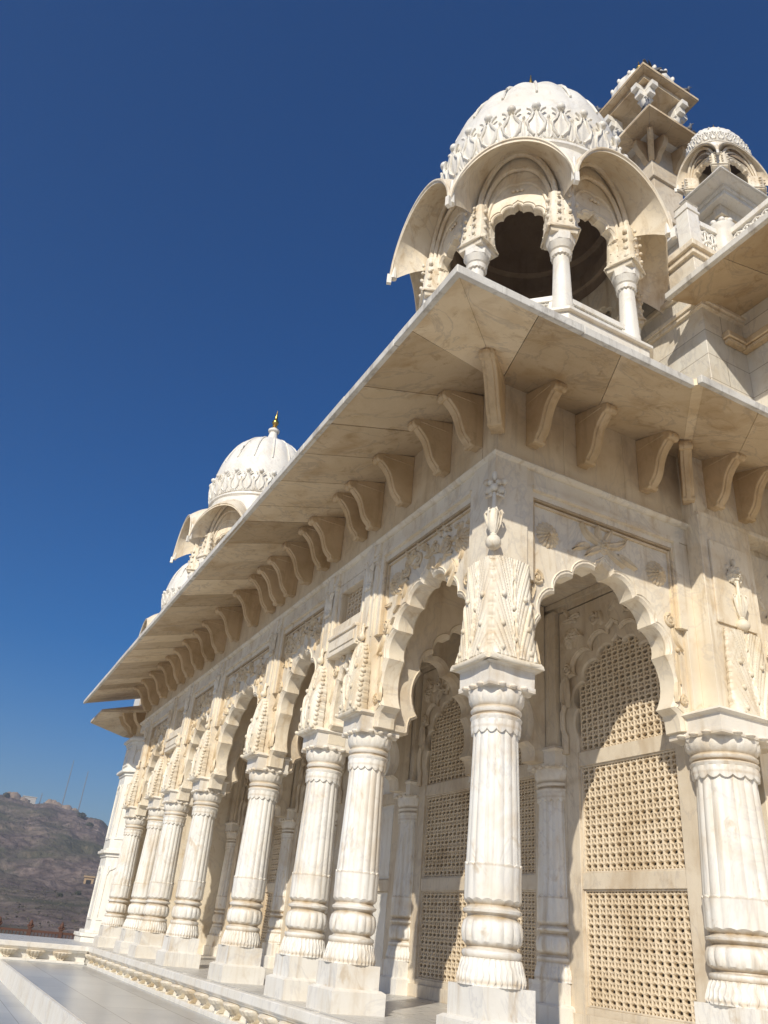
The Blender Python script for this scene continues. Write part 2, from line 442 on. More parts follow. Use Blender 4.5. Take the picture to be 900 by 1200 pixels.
# ------------------------------------------------------------------ fluted column (origin on the floor)
def column_meshes(n=64, full=True):
    M = {}
    b = MB(); b.frustum(0,0,.30,.30,.0,.19); b.frustum(0,0,.30,.262,.19,.212)
    M['plinth'] = b.mesh('plinth', WHITE, 30)
    b = MB(); b.frustum(0,0,.242,.242,.212,.425)
    # leafy bell
    prof = []
    for i in range(9):
        t = i/8; prof.append((.268 - .045*t**.8 + .016*math.sin(t*PI), .425+.20*t, .035+.02*math.sin(i*2.4), 18))
    b.lathe(prof, n*2 if full else n)
    for k in range(36):
        a = 2*PI*k/36
        b.tube([(math.cos(a+.03*math.sin(j*2.1+k))*r, math.sin(a+.03*math.sin(j*2.1+k))*r, z) for j, (r, z) in enumerate(((.262,.43),(.268,.455),(.262,.49),(.252,.53),(.243,.57),(.232,.61)))], .0075, 5, (math.cos(a), math.sin(a), .1), taper=lambda q: 1.2-.8*abs(q-.4))
    M['base'] = b.mesh('base', COLM, 40)
    sh = [(.20,.60),(.232,.615),(.24,.64),(.235,.66),(.20,.675),(.198,.69)]
    sh += [(.215,.70,.0,8),(.24,.725,.05,8),(.25,.78,.06,8),(.248,.82,.06,8),(.235,.865,.05,8),(.212,.885,0,8)]
    sh += [(.2,.90),(.205,.915),(.235,.93),(.24,.95),(.215,.965),(.2,.985),(.222,1.0,.0,8,.014),(.236,1.015,.02,8,.014)]
    sh += [(.236,1.06,.03,8),(.235,1.15,.03,8),(.236,1.22,.035,8),(.240,1.27,.035,8,.025),(.228,1.275,.04,8,.025)]
    for i in range(7):
        t = i/6; sh.append((.229-.028*t, 1.30+1.06*t, .05, 8))
    sh += [(.203,2.37,.03,8,-.03),(.220,2.375,.03,8,-.035),(.228,2.42,.02,8),(.222,2.46),(.230,2.475),(.234,2.49),(.224,2.505),(.203,2.512),(.203,2.53)]
    b = MB(); b.lathe(sh, n*2 if full else n); M['shaft'] = b.mesh('column', COLM, 32)
    b = MB()
    b.lathe([(.20,2.525),(.218,2.53),(.230,2.545),(.231,2.56),(.218,2.575),(.214,2.585),(.236,2.60,.06,12,.014),(.252,2.64,.06,12),(.258,2.69,.05,12),(.250,2.72)], n)
    b.frustum(0,0,.235,.246,2.70,2.735,8,PI/8); b.frustum(0,0,.252,.252,2.735,2.78); b.frustum(0,0,.245,.248,2.78,2.925); b.frustum(0,0,.248,.285,2.925,2.95); b.frustum(0,0,.285,.25,2.95,2.99)
    for k in range(4):
        a = k*PI/2; 
        for s in (-.12, 0, .12):
            b.ball(math.cos(a)*.262 - math.sin(a)*s, math.sin(a)*.262 + math.cos(a)*s, 2.75, .035, 1, 1, .7)
    M['capital'] = b.mesh('capital', CAPM, 35)
    return M
CM = column_meshes(64)

def child(name, me, parent, loc=(0,0,0), rz=0):
    o = bpy.data.objects.new(name, me); COL.objects.link(o); o.parent = parent; o.location = loc; o.rotation_euler = (0,0,rz)
    return o
PIER_T = 5.16
b = MB(); b.box(-.2,.2,-.2,.2,2.965,PIER_T); b.box(-.075,.075,-.222,-.2,4.05,PIER_T); 
for z in (4.92,5.0): b.box(-.215,.215,-.215,.2,z,z+.035)
M_PIER = b.mesh('pier', MARBLE, 30)
b = MB(); b.box(-.2,.2,-.2,.2,2.965,5.5)
for s in (0,1):
    b.box(-.2+.0*s,.2,-.2,.2,2.97,5.4)
b = MB(); b.box(-.2,.2,-.2,.2,2.965,5.24)
M_PIERC = b.mesh('pier', MARBLE, 30)
b = MB(); acanthus(b, .225, .215, 2.945, 3.86, -.20, 48, 90, 1.0, True); M_AC = b.mesh('acanthus_bracket', CARVED, 50)
b = MB(); acanthus(b, .262, .205, 2.945, 4.02, -.20, 64, 150); M_ACC = b.mesh('acanthus_bracket', CARVED, 50)
b = MB(); b.ball(0,-.25,3.92,.05,1,1,1,14,9); b.lathe([(.03,3.95),(.02,4.0),(.028,4.04),(.012,4.1)], 12, 0, -.235)
for s_ in (-1,1):
    leaf(b, s_*.03, 4.62, PI/2-s_*.5, .2, .04, -.222, .03, s_*.3); leaf(b, s_*.02, 4.78, PI/2-s_*1.0, .14, .035, -.222, .03, s_*.3); scroll(b, s_*.055, 4.6, .04, -.222, s_)
leaf(b, 0, 4.6, PI/2, .3, .045, -.222, .045, 0); b.ball(0,-.235,4.58,.035)
for x_ in (-.16,.16): b.box(x_-.012,x_+.012,-.212,-.2,3.9,5.0)
M_PEN = b.mesh('pendant', CARVED, 45)
b = MB(); pendant(b, 4.13, -.33, k=1.15); M_PENC = b.mesh('pendant', CARVED, 45)

def make_column(parent, loc, rz, faces=(0,), corner=False):
    c = child('column', CM['shaft'], parent, loc, rz)
    child('plinth', CM['plinth'], c); child('base', CM['base'], c); child('capital', CM['capital'], c)
    child('pier', M_PIERC if corner else M_PIER, c)
    for f in faces: child('acanthus_bracket', M_ACC if corner else M_AC, c, (0,0,0), f)
    child('pendant', M_PENC if corner else M_PEN, c, (0,0,0), -PI/4 if corner else 0)
    return c

# ------------------------------------------------------------------ memorial hall
hall = thing('marble_memorial', 'cream marble memorial hall with arched verandah, fluted columns and deep eave', 'memorial hall')
YC = [0, 2.55, 3.80, 6.02, 9.06, 11.2, 12.6, 15.0]
make_column(hall, (0,0,0), 0, (0, -PI/2), True)
for y in YC[1:]:
    make_column(hall, (0,y,0), LEFT).rotation_euler = (0,0,LEFT+random.uniform(-.012,.012))
# thick engaged column by the porch
c = child('column', CM['shaft'], hall, (2.66,-.20,0), 0); c.scale = (1.5,1.35,1)
for nm in ('plinth','base','capital'): child(nm, CM[nm], c)
b = MB(); b.box(2.50,3.34,-.36,.1,2.965,5.3); b.box(2.62,3.22,-.385,-.36,4.0,5.0)
b.box(2.50,3.34,-.34,.1,2.75,2.965); b.box(2.365,2.50,-.165,.15,2.965,4.96)
b.build('pier', MARBLE, hall, bevel=.006)
b = MB(); acanthus(b, .33, .27, 2.945, 3.95, 0, 56, 84)
ac = b.build('acanthus_bracket', CARVED, hall, (2.95,-.385,0))
b = MB(); pendant(b, 4.02, 0, k=1.1); rosette(b, 0, 4.62, .12, .02, 8)
b.build('pendant', CARVED, hall, (2.95,-.42,0))

# --- arches on the fronts
def spandrel_frame(mb, W, z0, z1, y):
    for s in (-1, 1):
        a, b_ = (s*W, s*(W-.09)); x0, x1 = min(a, b_), max(a, b_)
        mb.box(x0, x1, y-.075, y, z0, z1)
    mb.box(-W+.09, W-.09, y-.095, y, z1-.03, z1+.02); mb.box(-W+.09, W-.09, y-.05, y, z1-.10, z1-.03)
def panel_moulding(W, z0, z1, y):
    m = MB()
    for s in (-1, 1):
        for o, w_, d in ((.09,.025,.055),(.125,.02,.03)):
            a, b_ = (s*(W-o), s*(W-o-w_)); m.box(min(a,b_), max(a,b_), y-d, y, z0, z1-.10-(.0 if o < .1 else .045))
    for z_, d in ((.125,.045),(.165,.028)): m.box(-W+.115+(z_-.125), W-.115-(z_-.125), y-d, y, z1-z_, z1-z_+.022)
    return m.mesh('panel_moulding', SOFFIT, 30)
def bay(parent, loc, rz, W, style, sx=None):
    sx = sx or (W/1.075)
    ol = outline(sx)
    mb = MB(); arch_panel(mb, ol, W, 4.96, -.10, .16, chamfer=.03); rim(mb, ol, -.10, .022, .012, .05)
    spandrel_frame(mb, W, 3.9, 4.965, -.10)
    a = mb.build('arch', MARBLE, parent, loc, rz)
    child('panel_moulding', panel_moulding(W, 3.9, 4.965, -.10), a)
    for s in (-1, 1):
        r_ = MB(); rosette(r_, 0, 0, .155, 0)
        child('rosette', r_.mesh('rosette', FOL, 50), a, (s*(W-.33), -.10, 4.50))
    f = MB()
    for s in (-1, 1):   # leafy scroll rising from the arch foot
        scroll(f, s*(.90*sx), 3.98, .075, -.10, s)
        leaf(f, s*.93*sx, 3.9, -PI/2 + s*.2, .26, .045, -.10, .03, .2*s)
        leaf(f, s*.955*sx, 3.62, -PI/2, .34, .035, -.10, .025, 0)
        leaf(f, s*.93*sx, 3.3, -PI/2, .22, .05, -.10, .03, -.2*s)
        scroll(f, s*.985*sx, 3.12, .05, -.10, -s)
        f.ball(s*.97*sx, -.11, 3.66, .028)
    if style == 'spray':
        rosette(f, 0, 4.60, .10, -.10, 8)
        for s in (-1, 1):
            for k, (dx, dz, an, L) in enumerate(((.05,.02,.15,.2),(.05,-.04,-.35,.2),(.16,.03,.5,.17),(.2,-.05,-.2,.2),(.03,.06,.9,.13))):
                leaf(f, s*dx, 4.60+dz, an if s > 0 else PI-an, L*1.25, .055, -.10, .045, .25*s*(-1)**k)
    else:
        rnd = random.Random(int(W*1000)+len(YC)); 
        for s in (-1, 1):
            for k in range(34):
                x = s*rnd.uniform(.05, W-.1); 
                zlow = 4.42 if abs(x) < .25*sx else 4.42 + (abs(x)-.25*sx)*-.95
                zz = rnd.uniform(max(zlow, 3.75)+.08, 4.80)
                leaf(f, x, zz, rnd.uniform(0, 2*PI), rnd.uniform(.10,.18), .04, -.10, .03, rnd.uniform(-.6,.6), 4)
            for k in range(3):
                scroll(f, s*(.2+.24*k)*sx, 4.62-.07*k, .08, -.10, s*(-1)**k, 1.3, .015)
    child('foliage', f.mesh('foliage', FOL, 60), a)
    return a
bay(hall, (1.285,0,0), 0, 1.085, 'spray', 1.0)
for i in (0, 2, 3, 4, 6):
    y0, y1 = YC[i], YC[i+1]
    bay(hall, (0,(y0+y1)/2,0), LEFT, (y1-y0)/2-.2, 'vine')
# small bays with a panel and a latticed window over a little arch
JW, JH = .104, .104
def lattice(mb, x0, x1, z0, z1, y0, y1, ax=JW, az=JH, t=.009, clip=None):
    nx = max(1, round((x1-x0)/ax)); nz = max(1, round((z1-z0)/az)); ax = (x1-x0)/nx; az = (z1-z0)/nz
    def inside(x, z): return clip is None or clip(x, z)
    def bar(xa, za, xb, zb, tt):
        if not inside((xa+xb)/2, (za+zb)/2): return
        dx, dz = xb-xa, zb-za; L = math.hypot(dx, dz); nx_, nz_ = -dz/L*tt, dx/L*tt
        q = [(xa+nx_,za+nz_),(xa-nx_,za-nz_),(xb-nx_,zb-nz_),(xb+nx_,zb+nz_)]
        ym = y0 + .008
        vs = [(p[0],ym,p[1]) for p in q] + [(p[0],y1,p[1]) for p in q]
        # rounded face: ridge line
        vs += [(xa, y0, za), (xb, y0, zb)]
        mb.add(vs, [(0,1,8),(1,2,9,8),(2,3,9),(3,0,8,9),(0,4,5,1),(1,5,6,2),(2,6,7,3),(3,7,4,0)])
    for r in range(nz):
        zb = z0 + r*az; zm = zb + az*.5; hh = az*.34
        for k in range(nx+1):
            x = x0 + k*ax
            bar(x, zb, x, zb+az, t*1.45)                                  # between the hexagons
            if k < nx:
                xc = x + ax/2
                bar(xc, zb, xc, zm-hh, t*.72); bar(xc, zm+hh, xc, zb+az, t*.72)   # slits
                for s1 in (-1, 1):
                    bar(xc, zm+s1*hh, x, zm+s1*hh*.42, t); bar(xc, zm+s1*hh, x+ax, zm+s1*hh*.42, t)
    return mb
for (ya, yb) in ((YC[1],YC[2]),(YC[5],YC[6])):
    W = (yb-ya)/2-.2; sx = W/1.075
    t2 = [(.70,3.02),(.72,3.40),(.50,3.58),(.20,3.70)]
    h = [(.95,2.80),(.945,2.90),(.90,2.97)] + [t2[0]]
    for i in range(3): h += arc2(t2[i], t2[i+1], -.24, 6)
    h += [(.08,3.76),(0,3.84)]
    h = [(d*sx, z) for d, z in h]
    ol = [(-d, z) for d, z in h] + [(d, z) for d, z in reversed(h[:-1])]
    mb = MB(); arch_panel(mb, ol, W, 3.92, -.12, .16, chamfer=.02); rim(mb, ol, -.12, .02, .012, .03)
    mb.box(-W, W, -.235, .1, 3.92, 4.14); mb.box(-W, W, -.26, .1, 4.14, 4.18); mb.box(-W, W, -.245, .1, 3.90, 3.94); mb.box(-W+.06, W-.06, -.25, -.235, 3.98, 4.10)
    mb.box(-W, W, -.20, .1, 4.18, 4.34)
    mb.box(-W, -W+.09, -.17, .1, 4.34, 4.96); mb.box(W-.09, W, -.17, .1, 4.34, 4.96); mb.box(-W+.09, W-.09, -.17, .1, 4.84, 4.96)
    mb.box(-W+.09, W-.09, -.13, -.06, 4.34, 4.40)
    a = mb.build('arch', MARBLE, hall, (0,(ya+yb)/2,0), LEFT, bevel=.005)
    lm = MB(); lattice(lm, -W+.1, W-.1, 4.40, 4.84, -.07, -.02)
    child('window_lattice', lm.mesh('window_lattice', JALI, 30), a)
    f = MB()
    for s in (-1, 1):
        scroll(f, s*(W-.1), 3.72, .07, -.12, s); leaf(f, s*(W-.08), 3.62, -PI/2, .3, .04, -.12, .03, .1*s); scroll(f, s*.12, 3.86, .04, -.12, -s)
    child('foliage', f.mesh('foliage', FOL, 60), a)

# --- frieze over the arches (along local x, outward -y)
def frieze(x0, x1, loc, rz, mitre, body0, body1):
    mb = MB()
    mb.box(body0-(.04 if mitre == 0 else 0), body1, -.17, .16, 4.965, 5.16)                 # plain band
    prof = [(-.13,5.16),(-.17,5.16),(-.20,5.165),(-.225,5.185),(-.235,5.205),(-.225,5.225),(-.20,5.235),(-.17,5.245),(-.13,5.25)]
    k = len(prof)
    ea = [((p[0] if mitre == 0 else x0), p[0], p[1]) for p in prof]
    eb = [((-p[0] if mitre == 1 else x1), p[0], p[1]) for p in prof]
    mb.add(ea+eb, [tuple(range(k-1,-1,-1)), tuple(range(k,2*k))] + [(i,(i+1)%k,k+(i+1)%k,k+i) for i in range(k)])
    n = max(1, round((body1-body0)/1.0)); w = (body1-body0)/n
    for i in range(n):
        ub = ub if i else MB(); ub.box(body0+i*w+.002, body0+(i+1)*w-.002, -.13, .16, 5.255, 6.22)
    ub.box(body0+.01, body1-.01, -.12, .15, 5.25, 6.2)
    ub.build('upper_wall', UPW, hall, loc, rz)
    return mb.build('frieze', MARBLE, hall, loc, rz)
frieze(-.17, 2.52, (0,0,0), 0, 0, -.13, 2.52)
frieze(-16.2, .17, (0,0,0), LEFT, 1, -16.2, -.163)
b = MB(); b.box(2.52,4.6,-.30,.1,5.3,6.2)
b.box(2.52,3.9,-.36,-.302,5.30,5.36)
b.box(3.34,5.2,-.10,.2,0,5.3); b.box(3.42,4.6,-.14,-.1,3.2,5.2)
b.build('porch_wall', MARBLE, hall, bevel=.006)
b = MB(); b.box(4.15,9.0,-3.2,-.5,0,6.2); b.build('porch_wall', MARBLE, hall)
f = MB()
for k in range(26):
    leaf(f, 3.55+random.uniform(0,.8), random.uniform(3.4,5.0), random.uniform(0,6.28), .2, .05, -.14, .04, random.uniform(-.5,.5))
for k in range(5): scroll(f, 3.5+.1*(k % 2), 3.6+.33*k, .07, -.14, (-1)**k)
f.build('foliage', CARVED, hall)

# --- eave
def eave_z(d): return 6.20 - (d-.12)*.2953     # underside, d = distance from wall axis
E0, E1 = .12, 1.61
TH = .085
def eave_left():
    mb = MB(); y1 = 17.66; cuts = []
    cuts = [-E1, -.75, .30]
    while cuts[-1] < 16.9: cuts.append(cuts[-1] + random.uniform(.55,.95))
    cuts.append(y1)
    g = .006
    for i in range(len(cuts)-1):
        a, b_ = cuts[i]+g, cuts[i+1]-g
        ia = max(a, -E0) if i else -E0
        ia = max(a, -E0); ib = max(b_, -E0)
        zi, zo = eave_z(E0), eave_z(E1)
        if i == 0:   # at the mitre
            ia, ib = -E0-.0, -E0+.0
            bt = [(-E0,-E0,zi),(-E1,-E1,zo),(-E1,b_,zo),(-E0-.004,-E0+.004,zi)]
            tp = [(-E0,-E0,zi+TH),(-E1,-E1,zo+TH),(-E1,b_,zo+TH),(-E0-.004,-E0+.004,zi+TH)]
        else:
            if i == 1: ia = -E0+.006
            # inner end of the cut leans towards the mitre for the first joints
            bt = [(-E0,ia,zi),(-E1,a,zo),(-E1,b_,zo),(-E0,ib,zi)]
            jz = random.uniform(-.005,.005); bt = [(x,y,z+jz) for x,y,z in bt]; tp = [(x,y,z+TH) for x,y,z in bt]
        mb.hexa(bt, tp)
    return mb
XV = 1.17
def eave_right():
    mb = MB(); g = .004; zi, zo = eave_z(E0), eave_z(E1)
    cuts = [-E1, -.72, .25, XV]
    inn = [-E0, -E0+.01, 1.2, 2.62]
    for i in range(3):
        a, b_ = cuts[i]+(g if i else 0), cuts[i+1]-g
        bt = [(inn[i]+g,-E0,zi),(inn[i+1]-g,-E0,zi),(b_,-E1,zo),(a,-E1,zo)]
        mb.hexa(bt, [(x,y,z+TH) for x,y,z in bt])
    # porch part, a little further out
    bt = [(2.62+g,-.24,zi-.03),(3.3,-.24,zi-.03),(2.0,-1.70,zo-.004),(XV+.05,-1.70,zo-.004)]
    mb.hexa([bt[0],bt[1],bt[2],bt[3]], [(x,y,z+TH) for x,y,z in bt])
    bt = [(3.3+g,-.24,zi-.03),(4.6,-.24,zi-.03),(4.6,-1.70,zo-.004),(2.0+2*g,-1.70,zo-.004)]
    mb.hexa(bt, [(x,y,z+TH) for x,y,z in bt])
    bt = [(2.60,-.13,zi-.01),(2.64,-.26,zi-.02),(XV+.06,-1.698,zo-.002),(XV-.01,-1.605,zo+.001)]
    mb.hexa(bt, [(x,y,z+TH*.96) for x,y,z in bt])
    return mb
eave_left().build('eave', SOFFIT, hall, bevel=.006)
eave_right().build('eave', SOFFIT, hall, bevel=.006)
# white weathered nosing along the eave edge
def nosing(pts, name='eave_edge'):
    mb = MB()
    for (a, b_) in zip(pts[:-1], pts[1:]):
        A, B = Vector(a), Vector(b_); d = (B-A).normalized(); n = Vector((d.y, -d.x, 0))
        L = (B-A).length; k = max(1, round(L/1.15))
        for i in range(k):
            P = A + d*(L*i/k + (.003 if i else -.012)); Q = A + d*(L*(i+1)/k - (.003 if i < k-1 else -.012)); 
            off = random.uniform(-.003,.003)
            o1 = n*(.014+off); o2 = -n*.05
            zb, zt = -.006+off, TH+.004+off
            mb.hexa([P+o1+Vector((0,0,zb)), Q+o1+Vector((0,0,zb)), Q+o2+Vector((0,0,zb+.01)), P+o2+Vector((0,0,zb+.01))],
                    [P+o1+Vector((0,0,zt)), Q+o1+Vector((0,0,zt)), Q+o2+Vector((0,0,zt)), P+o2+Vector((0,0,zt))])
    return mb.build(name, EDGE, hall, bevel=.008)
ZE = eave_z(E1)
nosing([(-E1,17.66,ZE),(-E1,-E1,ZE)]); nosing([(-E1,-E1,ZE),(XV,-E1,ZE)]); nosing([(XV+.02,-1.705,ZE-.004),(4.6,-1.705,ZE-.004)])

# --- brackets under the eave
BP = [(0,6.18),(.54,6.05),(.565,6.0),(.56,5.945),(.525,5.915),(.485,5.925),(.455,5.90),(.40,5.845),(.35,5.775),(.315,5.69),(.29,5.60),(.265,5.53),(.235,5.48),(.205,5.445),(.18,5.425),(.165,5.385),(.14,5.355),(.105,5.35),(.08,5.375),(0,5.375)]
BP = [(d*.95, 6.18-(6.18-z)*.87) for d, z in BP]
def bracket_mesh(w=.14, k=1.0, zlow=0):
    mb = MB(); pr = [(-.13-d*k, z) for d, z in BP]
    mb.prism(pr, 'x', -w/2, w/2)
    # raised band on the front edge + tip volute
    mid = [(-.13-d*k, z) for d, z in BP[2:17]]
    band = [(p[0]-.012, p[1]-.006) for p in mid] + [(p[0]+.05, p[1]+.01) for p in reversed(mid)]
    mb.prism(band, 'x', -w/2+.035, w/2-.035)
    pts = [(-w/2-.010, -.13-.49*k, 5.993), (w/2+.010, -.13-.49*k, 5.993)]; mb.tube(pts, .047, 12)
    mb.box(-w/2-.006, w/2+.006, -.13-.44*k, -.13, 6.022, 6.048)
    pts = [(-w/2-.006, -.13-.132*k, 5.493), (w/2+.006, -.13-.132*k, 5.493)]; mb.tube(pts, .033, 10)
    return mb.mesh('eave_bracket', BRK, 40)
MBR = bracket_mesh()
def mk_bracket(loc, rz, me=None):
    o = child('eave_bracket', me or MBR, hall, loc, rz)
    m = o.modifiers.new('edge','BEVEL'); m.width = .007; m.segments = 1; m.limit_method = 'ANGLE'; m.angle_limit = rad(50)
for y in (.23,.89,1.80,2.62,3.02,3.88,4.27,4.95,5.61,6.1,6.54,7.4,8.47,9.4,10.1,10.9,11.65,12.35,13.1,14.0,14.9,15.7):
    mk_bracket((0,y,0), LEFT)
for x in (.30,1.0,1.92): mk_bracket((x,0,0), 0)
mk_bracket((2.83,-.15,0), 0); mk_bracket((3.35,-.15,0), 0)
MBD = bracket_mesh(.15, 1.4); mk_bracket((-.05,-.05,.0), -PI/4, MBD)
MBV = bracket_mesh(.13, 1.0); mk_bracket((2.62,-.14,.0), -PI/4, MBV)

# --- verandah: inner wall with pilasters, arched screens, cross arches, ceiling
XI = 2.5
PY = [2.32, 3.70, 5.95, 9.0, 11.15, 12.55, 15.0]
IT = [(.83,3.02),(.82,3.45),(.66,3.84),(.38,4.12),(.10,4.27)]
def inner_bay(y0, y1, screen=True, kind=0):
    W = (y1-y0)/2; yc = (y0+y1)/2; s = W/1.0
    ol = outline(.92*s, 2.92, .80, IT, False, .42); ol = [(ol[0][0], 2.90)] + ol + [(ol[-1][0], 2.90)]
    ol2 = outline(1.10*s, 2.92, .90, IT, False, .40); ol2 = [(min(W-.03, abs(p[0]))*math.copysign(1, p[0]), p[1]) for p in ol2]; ol2 = [(ol2[0][0], 2.90)] + ol2 + [(ol2[-1][0], 2.90)]
    mb = MB(); arch_panel(mb, ol, W, 4.75, .0, .14, chamfer=.02)
    w = MB(); arch_panel(w, ol2, W, 4.76, -.06, .0, chamfer=.02); rim(w, ol2, -.06, .02, .012, .03)
    mb.add(w.v, w.f)
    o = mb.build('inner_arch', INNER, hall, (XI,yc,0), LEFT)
    f = MB()
    for sg in (-1, 1):
        rosette(f, sg*(W-.22), 4.36, .15, -.06, 12)
        for k in range(9): leaf(f, sg*random.uniform(.08, W-.2), random.uniform(4.35, 4.65), random.uniform(0,6.28), .16, .045, -.06, .04, random.uniform(-.6,.6), 4)
        scroll(f, sg*(W-.14), 3.95, .07, -.06, sg); scroll(f, sg*.3, 4.5, .08, -.06, -sg)
        leaf(f, sg*(W-.12), 3.85, -PI/2, .4, .05, -.06, .04, .1)
    child('foliage', f.mesh('foliage', INNER, 60), o)
    fr = MB()   # frame of the screens
    hw = .83*s*.92 + .015
    for a, b_ in ((-W, -hw), (hw, W)): fr.box(a, b_, .0, .12, .0, 2.90)
    for z0, z1 in ((.0,.23),(1.37,1.54),(2.73,2.90)): fr.box(-hw, hw, .015, .115, z0, z1)
    for z0, z1 in ((.23,1.37),(1.54,2.73)):
        fr.box(-hw, -hw+.025, .035, .1, z0, z1); fr.box(hw-.025, hw, .035, .1, z0, z1); fr.box(-hw+.025, hw-.025, .035, .1, z1-.02, z1); fr.box(-hw+.025, hw-.025, .035, .1, z0, z0+.02)
    fr.box(-W, W, -.03, .0, 0, .16)
    fo = fr.build('screen_frame', INNER, hall, (XI,yc,0), LEFT, bevel=.005)
    if screen:
        ax = JW if kind == 0 else .072; az = JH if kind == 0 else .072
        for z0, z1 in ((.25,1.35),(1.56,2.71),(2.90,4.18)):
            lm = MB()
            clip = None
            if z0 > 2.8:
                n = len(ol)
                def clip(x, z, ol=ol):
                    c = False; j = len(ol)-1
                    P = ol
                    for i in range(len(P)):
                        if (P[i][1] > z) != (P[j][1] > z) and x < (P[j][0]-P[i][0])*(z-P[i][1])/(P[j][1]-P[i][1]) + P[i][0]: c = not c
                        j = i
                    return c or (abs(x) < hw+.05 and z < 4.0 and abs(x) < .9*hw + .1*(4.0-z))
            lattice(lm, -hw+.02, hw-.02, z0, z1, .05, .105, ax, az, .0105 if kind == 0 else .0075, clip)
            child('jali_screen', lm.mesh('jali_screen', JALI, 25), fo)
    else:
        d = MB(); d.box(-hw, hw, .06, .1, .2, 4.3)
        for z0, z1 in ((.3,1.3),(1.6,2.65)): d.box(-hw+.1, hw-.1, .045, .06, z0, z1)
        child('panel', d.mesh('panel', WHITE, 30), fo)
def ipil(y):
    c = child('wall_pilaster', CM['shaft'], hall, (XI+.02,y,0), LEFT); c.scale = (1.1,.8,1)
    for nm in ('plinth','base','capital'): child(nm, CM[nm], c)
    b = MB(); b.box(-.22,.22,-.18,.1,2.965,4.80); b.box(-.1,.1,-.2,-.18,3.0,4.76)
    child('pier', b.mesh('pier', INNER, 30), c)
edges = [-.02] + PY
for i, y in enumerate(PY): ipil(y)
inner_bay(.06, PY[0]-.27, True, 0)
for i in range(len(PY)-1):
    inner_bay(PY[i]+.27, PY[i+1]-.27, i not in (2,3), 1 if i == 0 else 0)
b = MB(); b.box(XI, XI+.14, -.12, 16.0, 4.76, 6.2); b.box(XI-.06,XI,-.12,16.,4.78,4.86); b.box(XI-.11,XI,-.12,16.,4.86,4.93)
for y in [.0]+PY: b.box(XI-.004, XI+.14, y-.27 if y else -.12, y+.27 if y else .06, 0, 4.76)
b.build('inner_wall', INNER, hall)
for y, y2 in zip(YC[1:7], PY):
    ym = (y+y2)/2 - .05
    ol = outline(.93, 2.8, .98)
    mb = MB(); arch_panel(mb, ol, 1.10, 4.92, -.12, .12, chamfer=.035); rim(mb, ol, -.12, .02, .015, .04)
    mb.build('cross_arch', INNER, hall, (1.25,ym,0), 0)
b = MB(); b.box(.16, XI+.1, .16, 16.0, 4.94, 5.04)
for y in YC[1:7]: b.box(.16, XI, y-.18, y+.1, 4.86, 4.945)
b.box(.16,.28,.16,16.,4.84,4.94); b.build('ceiling', INNER, hall)
b = MB(); b.box(.1, XI+1.0, 15.3, 15.6, 0, 6.2); b.build('end_wall', MARBLE, hall)
# chamber behind the screens: far wall, side walls, floor level and roof deck
b = MB(); b.box(9.0,9.2,0,16,0,6.2); b.box(3.9,9.0,.0,.1,0,6.2); b.box(XI+.14,9.0,15.6,15.8,0,6.2); b.build('chamber_wall', DARKIN, hall)
b = MB(); b.box(-.10, 9.2, -.10, 16.0, 6.205, 6.45); b.build('roof_deck', MARBLE, hall)

# ------------------------------------------------------------------ marble plinth with lotus frieze
pl = thing('lotus_plinth', 'low white marble plinth with a row of lotus petal corbels under its edge', 'plinth')
XE = -.54
def coping(mb, x0, x1, a, b_, axis):
    prof = [(0,-.0),(-.0,-.0)]
b = MB()
b.box(XE+.17, 9.0, -6.0, 18.5, -.34, -.004)
b.box(XE+.18, 9.0, -6.01, 18.51, -.004, 0.0)
b.build('floor_slab', FLOORM, pl)
def edge_profile(mb, p0, p1, n):
    """p0->p1 along the edge, n outward normal; moulded coping"""
    A, B = Vector(p0), Vector(p1); n = Vector(n)
    prof = [(-.09,.004),(-.012,.004),(0,-.006),(0,-.085),(-.012,-.10),(-.03,-.105),(-.035,-.125),(-.06,-.13),(-.065,-.15),(-.14,-.155),(-.14,-.30),(-.05,-.305),(-.045,-.325),(-.05,-.365),(-.14,-.365),(-.2,-.365),(-.2,.0)]
    vs = [A + n*a + Vector((0,0,z)) for a, z in prof] + [B + n*a + Vector((0,0,z)) for a, z in prof]
    k = len(prof)
    mb.add(vs, [(i, i+1, k+i+1, k+i) for i in range(k-1)] + [tuple(range(k)), tuple(range(k, 2*k))])
def slabs_along(p0, p1, n, L=1.2):
    A, B = Vector(p0), Vector(p1); d = B-A; k = max(1, round(d.length/L)); mb = MB()
    for i in range(k):
        edge_profile(mb, A + d*(i/k) + d.normalized()*.0015, A + d*((i+1)/k) - d.normalized()*.0015, n)
    return mb
slabs_along((XE,-6,0),(XE,14.33,0),(-1,0,0)).build('coping', WHITE, pl)
slabs_along((XE,14.33,0),(-9,14.33,0),(0,-1,0)).build('coping', WHITE, pl)
b = MB(); b.box(-9, XE+.17, 14.50, 18.5, -.34, -.0); b.build('floor_slab', FLOORM, pl)
